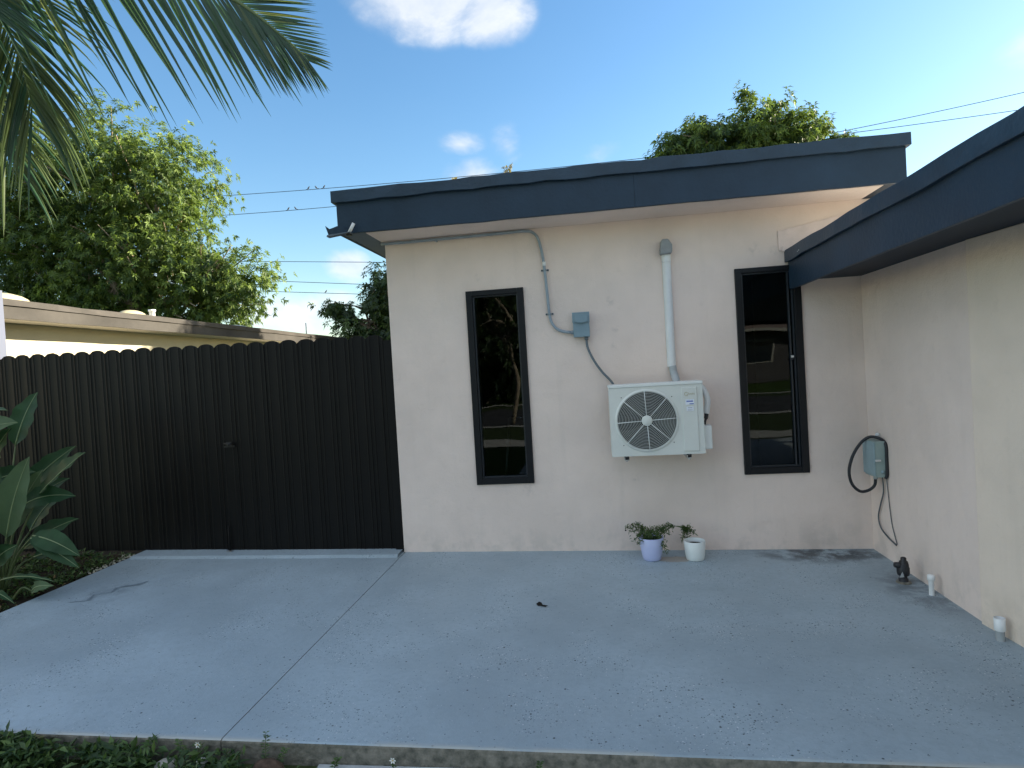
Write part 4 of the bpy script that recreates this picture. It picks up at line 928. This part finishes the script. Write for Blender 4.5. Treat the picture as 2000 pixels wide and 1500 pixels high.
# ------------------------------------------------------------------ broad-leaved plant in the bed
bp_ = empty('broadleaf_plant', (-4.85, -.95, .05), 'broad-leaved tropical plant standing in the bed in front of the fence', 'plant')
def big_leaf(stalk0, base, tip, width, mt, up=(0, -.6, 1), fold=.25, droop=.06, rib=True, wave=.01):
    b = Vector(base); t_ = Vector(tip); ax = (t_ - b); Ln = ax.length; ax.normalize(); up = Vector(up).normalized(); S = ax.cross(up).normalized(); U = S.cross(ax).normalized()
    n = 12; V = []; rr = []
    for i in range(n + 1):
        u = i / n; wv = width * (math.sin(math.pi * u ** .8) ** .75) * .5 + .001
        c = b + ax * (Ln * u) - Vector((0, 0, 1)) * droop * u * u + U * (droop * .5 * math.sin(math.pi * u)); rr.append(c + U * .002)
        wob = wave * math.sin(i * 1.9)
        for s_ in (-1, -.55, 0, .55, 1): V.append(c + S * wv * s_ + U * (wv * fold * abs(s_) ** 1.3 + wob * abs(s_)))
    F = [(i * 5 + j, i * 5 + j + 1, i * 5 + 6 + j, i * 5 + 5 + j) for i in range(n) for j in range(4)]
    lf = MB().add(V, F, 0, True).build('leaf', mt, bp_)
    MB().tube(rr, [.006 * (1 - .8 * i / n) for i in range(n + 1)], 5).build('midrib', 'bird_rib', lf)
    s0 = Vector(stalk0); mid = s0.lerp(b, .55) + Vector((0, 0, .06)); MB().tube(smooth_path([s0, mid, b], 5), [.012 - .0006 * i for i in range(11)], 6).build('stalk', 'bird_stalk', lf)
B0 = (-4.85, -.95, .03)
big_leaf(B0, (-5.05, -1.0, 1.30), (-4.52, -1.02, 1.475), .22, 'bird_leaf_light', (0, -.9, .6))
big_leaf(B0, (-5.1, -.95, 1.42), (-4.62, -1.0, 1.575), .12, 'bird_leaf', (0, -.5, 1))
big_leaf(B0, (-4.72, -1.0, .50), (-4.44, -1.02, 1.20), .24, 'bird_leaf_light', (.25, -1, .1), .35)
big_leaf(B0, (-4.86, -1.02, .72), (-4.80, -1.0, 1.32), .26, 'bird_leaf', (.3, -1, .1))
big_leaf(B0, (-4.60, -.8, .80), (-4.17, -.78, 1.15), .20, 'bird_leaf', (-.3, -.7, .6), .3, .02)
big_leaf(B0, (-4.72, -.85, .72), (-4.36, -.7, .84), .20, 'bird_leaf', (0, -.8, .6), .2, .08)
big_leaf(B0, (-4.50, -.98, .505), (-4.08, -1.0, .40), .17, 'bird_leaf', (.2, -.75, .8), .15, .06)
big_leaf(B0, (-4.50, -1.0, .49), (-4.07, -1.02, .31), .12, 'bird_leaf', (.2, -.8, .6), .15, .06)
big_leaf(B0, (-4.80, -1.05, .30), (-4.54, -1.08, .52), .17, 'bird_leaf', (.2, -1, .2), .25)
big_leaf(B0, (-4.72, -1.08, .18), (-4.20, -1.12, .24), .05, 'bird_leaf', (0, -.5, 1))
big_leaf((-4.6, -1.1, .03), (-4.42, -1.10, .10), (-4.19, -1.14, .215), .09, 'bird_leaf_light', (-.2, -.9, .5), .2)
big_leaf(B0, (-4.80, -1.15, .12), (-4.42, -1.25, .12), .06, 'bird_leaf', (0, -.4, 1))
big_leaf(B0, (-4.86, -1.2, .18), (-4.70, -1.28, .02), .14, 'bird_leaf_light', (.3, -.9, .4), .2)
big_leaf(B0, (-4.95, -.7, .60), (-4.55, -.55, .95), .2, 'bird_leaf', (0, -.8, .5))
big_leaf(B0, (-5.0, -.9, .9), (-4.62, -.8, 1.05), .18, 'bird_leaf', (0, -.8, .5))
for (bs, tp, wd_, m2, up_) in (((-4.95, -.9, 1.0), (-4.66, -.95, 1.42), .2, 'bird_leaf', (0, -1, .3)), ((-4.9, -1.1, .25), (-4.66, -1.2, .75), .2, 'bird_leaf', (.3, -1, .2)), ((-4.78, -.8, .35), (-4.35, -.7, .62), .17, 'bird_leaf', (0, -.8, .6)),
                              ((-4.85, -.7, .8), (-4.42, -.6, 1.22), .18, 'bird_leaf', (.1, -1, .3)), ((-4.9, -.8, .5), (-4.6, -.75, 1.05), .2, 'bird_leaf_light', (.3, -1, .2)), ((-4.95, -1.0, .4), (-4.72, -1.05, 1.0), .2, 'bird_leaf', (.2, -1, .2)),
                              ((-4.82, -1.2, .2), (-4.55, -1.3, .42), .12, 'bird_leaf', (.2, -1, .5)), ((-4.8, -.7, .25), (-4.5, -.55, .3), .14, 'bird_leaf', (0, -.7, .7)), ((-4.92, -.6, .45), (-4.74, -.45, .8), .17, 'bird_leaf', (0, -.9, .4)),
                              ((-5.0, -.6, 1.2), (-4.85, -.5, 1.7), .2, 'bird_leaf', (.2, -1, .2)), ((-5.05, -1.0, 1.1), (-4.83, -1.05, 1.62), .18, 'bird_leaf_light', (.2, -1, .2))):
    big_leaf(B0, bs, tp, wd_, m2, up_, .28, .05, True, .014)
big_leaf(B0, (-5.2, -1.1, .9), (-5.7, -1.2, 1.3), .22, 'bird_leaf', (0, -.5, 1)); big_leaf(B0, (-5.1, -1.3, .7), (-5.3, -1.8, .9), .22, 'bird_leaf', (0, .2, 1))

# ------------------------------------------------------------------ ground cover, weeds, stones
def cover(name, xs, ys, n, zf, ln, seed, hmax, matn='cover_leaf', wr_=.45):
    r = np.random.default_rng(seed); x = r.uniform(*xs, n); y = r.uniform(*ys, n)
    cl = np.sin(x * 9 + 2 * np.sin(y * 7)) * np.sin(y * 11 + x * 3); k = cl > r.uniform(-1, .35, n); x = x[k]; y = y[k]; n = len(x)
    h = r.uniform(0, 1, n) * hmax * (.6 + .4 * np.sin(x * 6 + y * 9)); z = np.array([zf(a, b) for a, b in zip(x, y)]) + h
    D = r.normal(0, 1, (n, 3)); D[:, 2] = np.abs(D[:, 2]) * .7
    Ln = r.uniform(*ln, n); V, F, T = leaves_np(np.stack([x, y, z], 1), D, np.tile([0, 0, 1.], (n, 1)) + r.normal(0, .35, (n, 3)), Ln, Ln * wr_ * r.uniform(.5, 1, n), r.uniform(0, 1, n) ** 1.6, .15)
    mesh_np(name, V, F, matn, None, T, kind='stuff')
cover('bed_ground_cover', (-6.5, -4.43), (-2.4, .0), 14000, lambda x, y: pz(x, y) - .01, (.025, .06), 31, .05)
cover('front_ground_cover', (-3.9, -1.62), (-3.9, -2.79), 14000, lambda x, y: -.10, (.025, .07), 32, .075)
cover('tall_ground_cover', (-3.2, -2.05), (-2.90, -2.775), 1300, lambda x, y: -.05, (.04, .085), 41, .075, wr_=.35)
cover('sparse_weeds', (-1.7, .2), (-3.0, -2.775), 160, lambda x, y: -.10, (.015, .035), 33, .03)
cover('grass_patch', (-1.60, -1.30), (-3.3, -2.79), 500, lambda x, y: -.10, (.02, .045), 34, .035)
cover('fallen_leaf_litter', (-4.75, -4.41), (-1.7, -.7), 60, lambda x, y: pz(x, y), (.03, .06), 35, .01, 'dry_leaf')
def gravel_bits():
    r = np.random.default_rng(3); m = MB()
    for _ in range(90):
        x = -4.40 - abs(r.normal(0, .05)) - .01; y = r.uniform(-.55, -.02); s = r.uniform(.006, .016); z = pz(x, y) + .0
        V = [(x + s * r.uniform(.7, 1.2), y, z), (x, y + s * r.uniform(.7, 1.3), z), (x - s * r.uniform(.7, 1.2), y, z), (x, y - s, z), (x + r.uniform(-.3, .3) * s, y, z + s * .8)]
        m.add(V, [(0, 1, 4), (1, 2, 4), (2, 3, 4), (3, 0, 4)])
    m.build('gravel', 'gravel', kind='stuff')
gravel_bits()
def stone(c, s, m_, label, seed):
    r = np.random.default_rng(seed); V = []; F = []; n = 12; rows = 7
    for i in range(rows):
        ph = math.pi * i / (rows - 1)
        for k in range(n):
            a = 2 * math.pi * k / n; q = 1 + .12 * math.sin(2 * a + seed) * math.sin(ph) + r.uniform(-.05, .05)
            V.append((c[0] + s[0] * q * math.sin(ph) * math.cos(a), c[1] + s[1] * q * math.sin(ph) * math.sin(a), c[2] + s[2] * math.cos(ph)))
    for i in range(rows - 1):
        for k in range(n): F.append((i * n + k, i * n + n + k, i * n + n + (k + 1) % n, i * n + (k + 1) % n))
    MB().add(V, F, 0, True).build('stone', m_, label=label, cat='stone', group='stones at the slab edge')
stone((-1.985, -2.83, -.085), (.055, .045, .035), 'stone_pale', 'pale grey rounded stone among weeds below the front slab edge', 1)
stone((-1.83, -2.81, -.078), (.028, .025, .022), 'stone_white', 'small white stone between the grey stone and the brown one', 2)
stone((-1.50, -2.83, -.080), (.075, .04, .040), 'stone_brown', 'reddish brown stone under the tall weed sprig', 3)
def sprig(x, y, h, seed, label, flower=False, lean=.02, nl=9, ll=(.016, .03)):
    r = np.random.default_rng(seed); e = empty('weed', (x, y, -.1), label, 'weed', 'weeds along the slab edge')
    pts = smooth_path([(x, y, -.1), (x + lean * .3, y, -.1 + h * .5), (x + lean, y - .01, -.1 + h)], 6)
    MB().tube(pts, .0016, 5).build('stem', 'bird_stalk', e)
    P = []; D = []
    for i in range(2, len(pts)):
        for s_ in (-1, 1): P.append(np.array(pts[i])); D.append([s_ * 1. + r.normal(0, .3), r.normal(0, .5), .45 + r.normal(0, .2)])
    P = np.array(P); D = np.array(D, float); n = len(P)
    V, F, T = leaves_np(P, D, np.tile([0, -.3, 1.], (n, 1)), r.uniform(*ll, n), r.uniform(*ll, n) * .4, r.uniform(.1, .8, n), .1)
    mesh_np('leaves', V, F, 'cover_leaf', e, T)
    if flower:
        c = Vector(pts[-1]) + Vector((0, -.004, .004)); m = MB()
        for k in range(6):
            a = 2 * math.pi * k / 6; d = Vector((math.cos(a), -.35, math.sin(a))); s_ = Vector((-math.sin(a), 0, math.cos(a)))
            m.add([c, c + d * .009 + s_ * .004, c + d * .016, c + d * .009 - s_ * .004], [(0, 1, 2, 3)])
        fl = m.build('petals', 'petal', e); MB().lathe([(.001, -.003), (.003, 0), (.001, .003)], (c.x, c.y - .004, c.z), 8).build('flower_centre', 'flower_centre', fl)
sprig(-1.535, -2.80, .165, 1, 'tall thin weed sprig rising past the slab edge above the brown stone')
sprig(-1.47, -2.81, .10, 2, 'short dark weed just right of the tall sprig', lean=.05)
sprig(-1.86, -2.80, .105, 3, 'leafy weed with a white flower near the slab joint', True, ll=(.02, .04))
sprig(-1.92, -2.80, .115, 4, 'bushy leafless-tipped weed left of the white flower', ll=(.02, .045), lean=-.02)
sprig(-2.12, -2.79, .115, 5, 'single weed shoot leaning right over the dark kerb stretch', lean=.04, ll=(.02, .04))
sprig(-2.62, -2.80, .13, 6, 'long bladed weed tuft at the left of the front edge', lean=-.06, ll=(.03, .06))
sprig(-1.72, -2.80, .085, 7, 'round low weed below the end of the slab joint', lean=.01, ll=(.015, .03))
sprig(-.95, -2.79, .05, 8, 'tiny white flowered weed on the walkway edge left of centre', True, lean=.005, ll=(.01, .018))
sprig(-.32, -2.79, .06, 9, 'small weed tuft on the walkway edge at centre, rightmost of all', lean=.01, ll=(.012, .022))
sprig(-1.22, -2.79, .055, 10, 'low wiry weed right of the brown stone', lean=.03, ll=(.015, .03))

# dry weeds growing on the roof edge
def roof_weed(x, y, h, w_, seed, label):
    r = np.random.default_rng(seed); e = empty('roof_weed', (x, y, 3.135), label, 'weed', 'weeds on the roof edge'); s = MB(); P = []; D = []
    for _ in range(7):
        a = Vector((x + r.uniform(-.02, .02), y, 3.13)); b = Vector((x + r.uniform(-w_, w_), y + r.uniform(-.03, .03), 3.135 + h * r.uniform(.5, 1))); pts = smooth_path([a, a.lerp(b, .6) + Vector((0, 0, .01)), b], 4)
        s.tube(pts, .0014, 5)
        for q in pts[3:]:
            for __ in range(3): P.append(np.array(q)); D.append(r.normal(0, 1, 3))
    s.build('stems', 'weed_dry', e); n = len(P)
    V, F, T = leaves_np(np.array(P), np.array(D), np.tile([0, 0, 1.], (n, 1)), r.uniform(.012, .03, n), r.uniform(.006, .012, n), r.uniform(0, 1, n), .1)
    mesh_np('leaves', V, F, 'weed_dry', e, T)
roof_weed(-.60, -.38, .10, .05, 1, 'yellow dry weed tuft sprouting from the main roof edge left of centre')
roof_weed(-1.03, -.38, .035, .02, 2, 'tiny dry weed stub on the main roof edge, left of the larger tuft')

# ------------------------------------------------------------------ power lines and birds
def wire(pts, label, r_=.013):
    P = np.array(pts, float); xs = P[:, 0]; k = min(3, len(P) - 1)
    c = np.polyfit(xs, P[:, 2], 2 if len(P) > 2 else 1); X = np.linspace(-34, 24, 60)
    f = lambda x: float(np.polyval(c, x))
    MB().tube([(x, 20 + P[0, 1], f(x)) for x in X], r_, 5).build('power_line', 'wire', label=label, cat='power line', group='power lines behind the houses')
    return f
fA = wire([(-15.8, 0, 10.03), (-10, 0, 9.86), (2.3, 0, 9.80), (12.4, 0, 9.95), (16.3, 0, 10.16)], 'highest power line, passing just above the main roof, with three birds')
fB = wire([(-16.1, .6, 9.43), (-10.8, .6, 9.15), (10.15, .6, 10.32), (16.3, .6, 10.86)], 'second power line from the top, carrying two birds left of the roof')
fC = wire([(-13.6, 1.2, 7.175), (-8.8, 1.2, 6.75)], 'power line crossing the sky below the roof corner, third from the top')
fD = wire([(-13.7, 1.8, 6.355), (-8.8, 1.8, 5.80)], 'power line fourth from the top, through the small cloud')
fE = wire([(-13.7, 2.4, 5.934), (-8.86, 2.4, 5.43)], 'lowest power line, with one bird near the dark tree')
def bird(x, y, z, flip, label):
    e = empty('perched_bird', (x, y, z), label, 'bird', 'birds on the power lines')
    s = (-1 if flip else 1) * .55; h = .55
    MB().tube([(x - .09 * s, y, z + .03 * h), (x - .05 * s, y, z + .06 * h), (x, y, z + .10 * h), (x + .05 * s, y, z + .17 * h), (x + .065 * s, y, z + .20 * h)], [.012 * h, .035 * h, .055 * h, .045 * h, .025 * h], 8).build('body', 'bird', e)
    MB().tube([(x + .055 * s, y, z + .19 * h), (x + .085 * s, y, z + .225 * h), (x + .10 * s, y, z + .23 * h)], [.028 * h, .034 * h, .018 * h], 8).build('head', 'bird', e)
    MB().tube([(x + .11 * s, y, z + .23 * h), (x + .145 * s, y, z + .225 * h)], [.009 * h, .002], 5).build('beak', 'bird', e)
    MB().box(min(x - .09 * s, x - .20 * s), max(x - .09 * s, x - .20 * s), y - .008, y + .008, z - .01, z + .03 * h).build('tail', 'bird', e)
for x, fl, f, dy, lb in ((-11.72, 0, fA, 0, 'leftmost of the three birds on the highest wire'), (-11.36, 1, fA, 0, 'middle one of the three birds on the highest wire'), (-11.02, 0, fA, 0, 'rightmost of the three birds on the highest wire, nearest the roof corner'),
                         (-13.0, 0, fB, .6, 'left bird of the pair on the second wire'), (-12.65, 1, fB, .6, 'right bird of the pair on the second wire'), (-12.3, 0, fE, 2.4, 'lone bird on the lowest wire')):
    bird(x, 20 + dy, f(x) + .01, fl, lb)

# ------------------------------------------------------------------ across the street (mirrored in the windows)
oh = empty('opposite_house', (0, -43, 0), 'low dark house across the street, mirrored in the right window', 'house')
MB().box(-4, 22, -48, -41, -.1, 3.5).build('wall', 'opp_wall', oh)
MB().prism([(-40, 3.5), (-49, 3.5), (-44.5, 5.6)], 0, -4.6, 22.6).build('roof', 'opp_roof', oh)
MB().box(-4.6, 22.6, -39.99, -39.9, 3.42, 3.62).build('fascia', 'opp_trim', oh)
for x in (2, 7, 10.5, 16): 
    wv = MB().box(x, x + 2.4, -40.999, -40.95, 1.0, 2.8).build('window', 'opp_trim', oh); MB().box(x + .1, x + 2.3, -40.949, -40.93, 1.1, 2.7).build('pane', 'opp_glass', wv)
tree('street_tree', 'slender street tree behind the viewer, mirrored in the left window', (-2.6, -14, -.1), (-2.5, -14, 1.9), [(-2.5, -14, 3.4, 1.5, 1.3, 1.3), (-3.4, -14, 4.2, 1.2, 1, 1.1)], 420, 'dark_leaf', 'bark_pale', seed=20, trunk_r=.09)
tree('street_tree', 'wide dark tree across the street, mirrored in the left window top', (-9, -33, -.1), (-9, -33, 3), [(-9, -33, 6.5, 5, 4, 3.5), (-15, -33, 6.0, 4.5, 4, 3.5), (-3.5, -35, 6.5, 4, 3, 3.5)], 1500, 'dark_leaf', 'bark', (.5, .8), seed=21)
tree('street_tree', 'broad leafy tree across the street at the left, mirrored behind the slender tree', (-6, -27, -.1), (-6, -27, 1.5), [(-6, -27, 3.0, 4.5, 2, 3), (-12, -27, 3, 4.5, 2, 3), (-1.5, -28, 2.6, 2.6, 2, 2.4)], 2200, 'dark_leaf', 'bark', (.35, .6), seed=22)
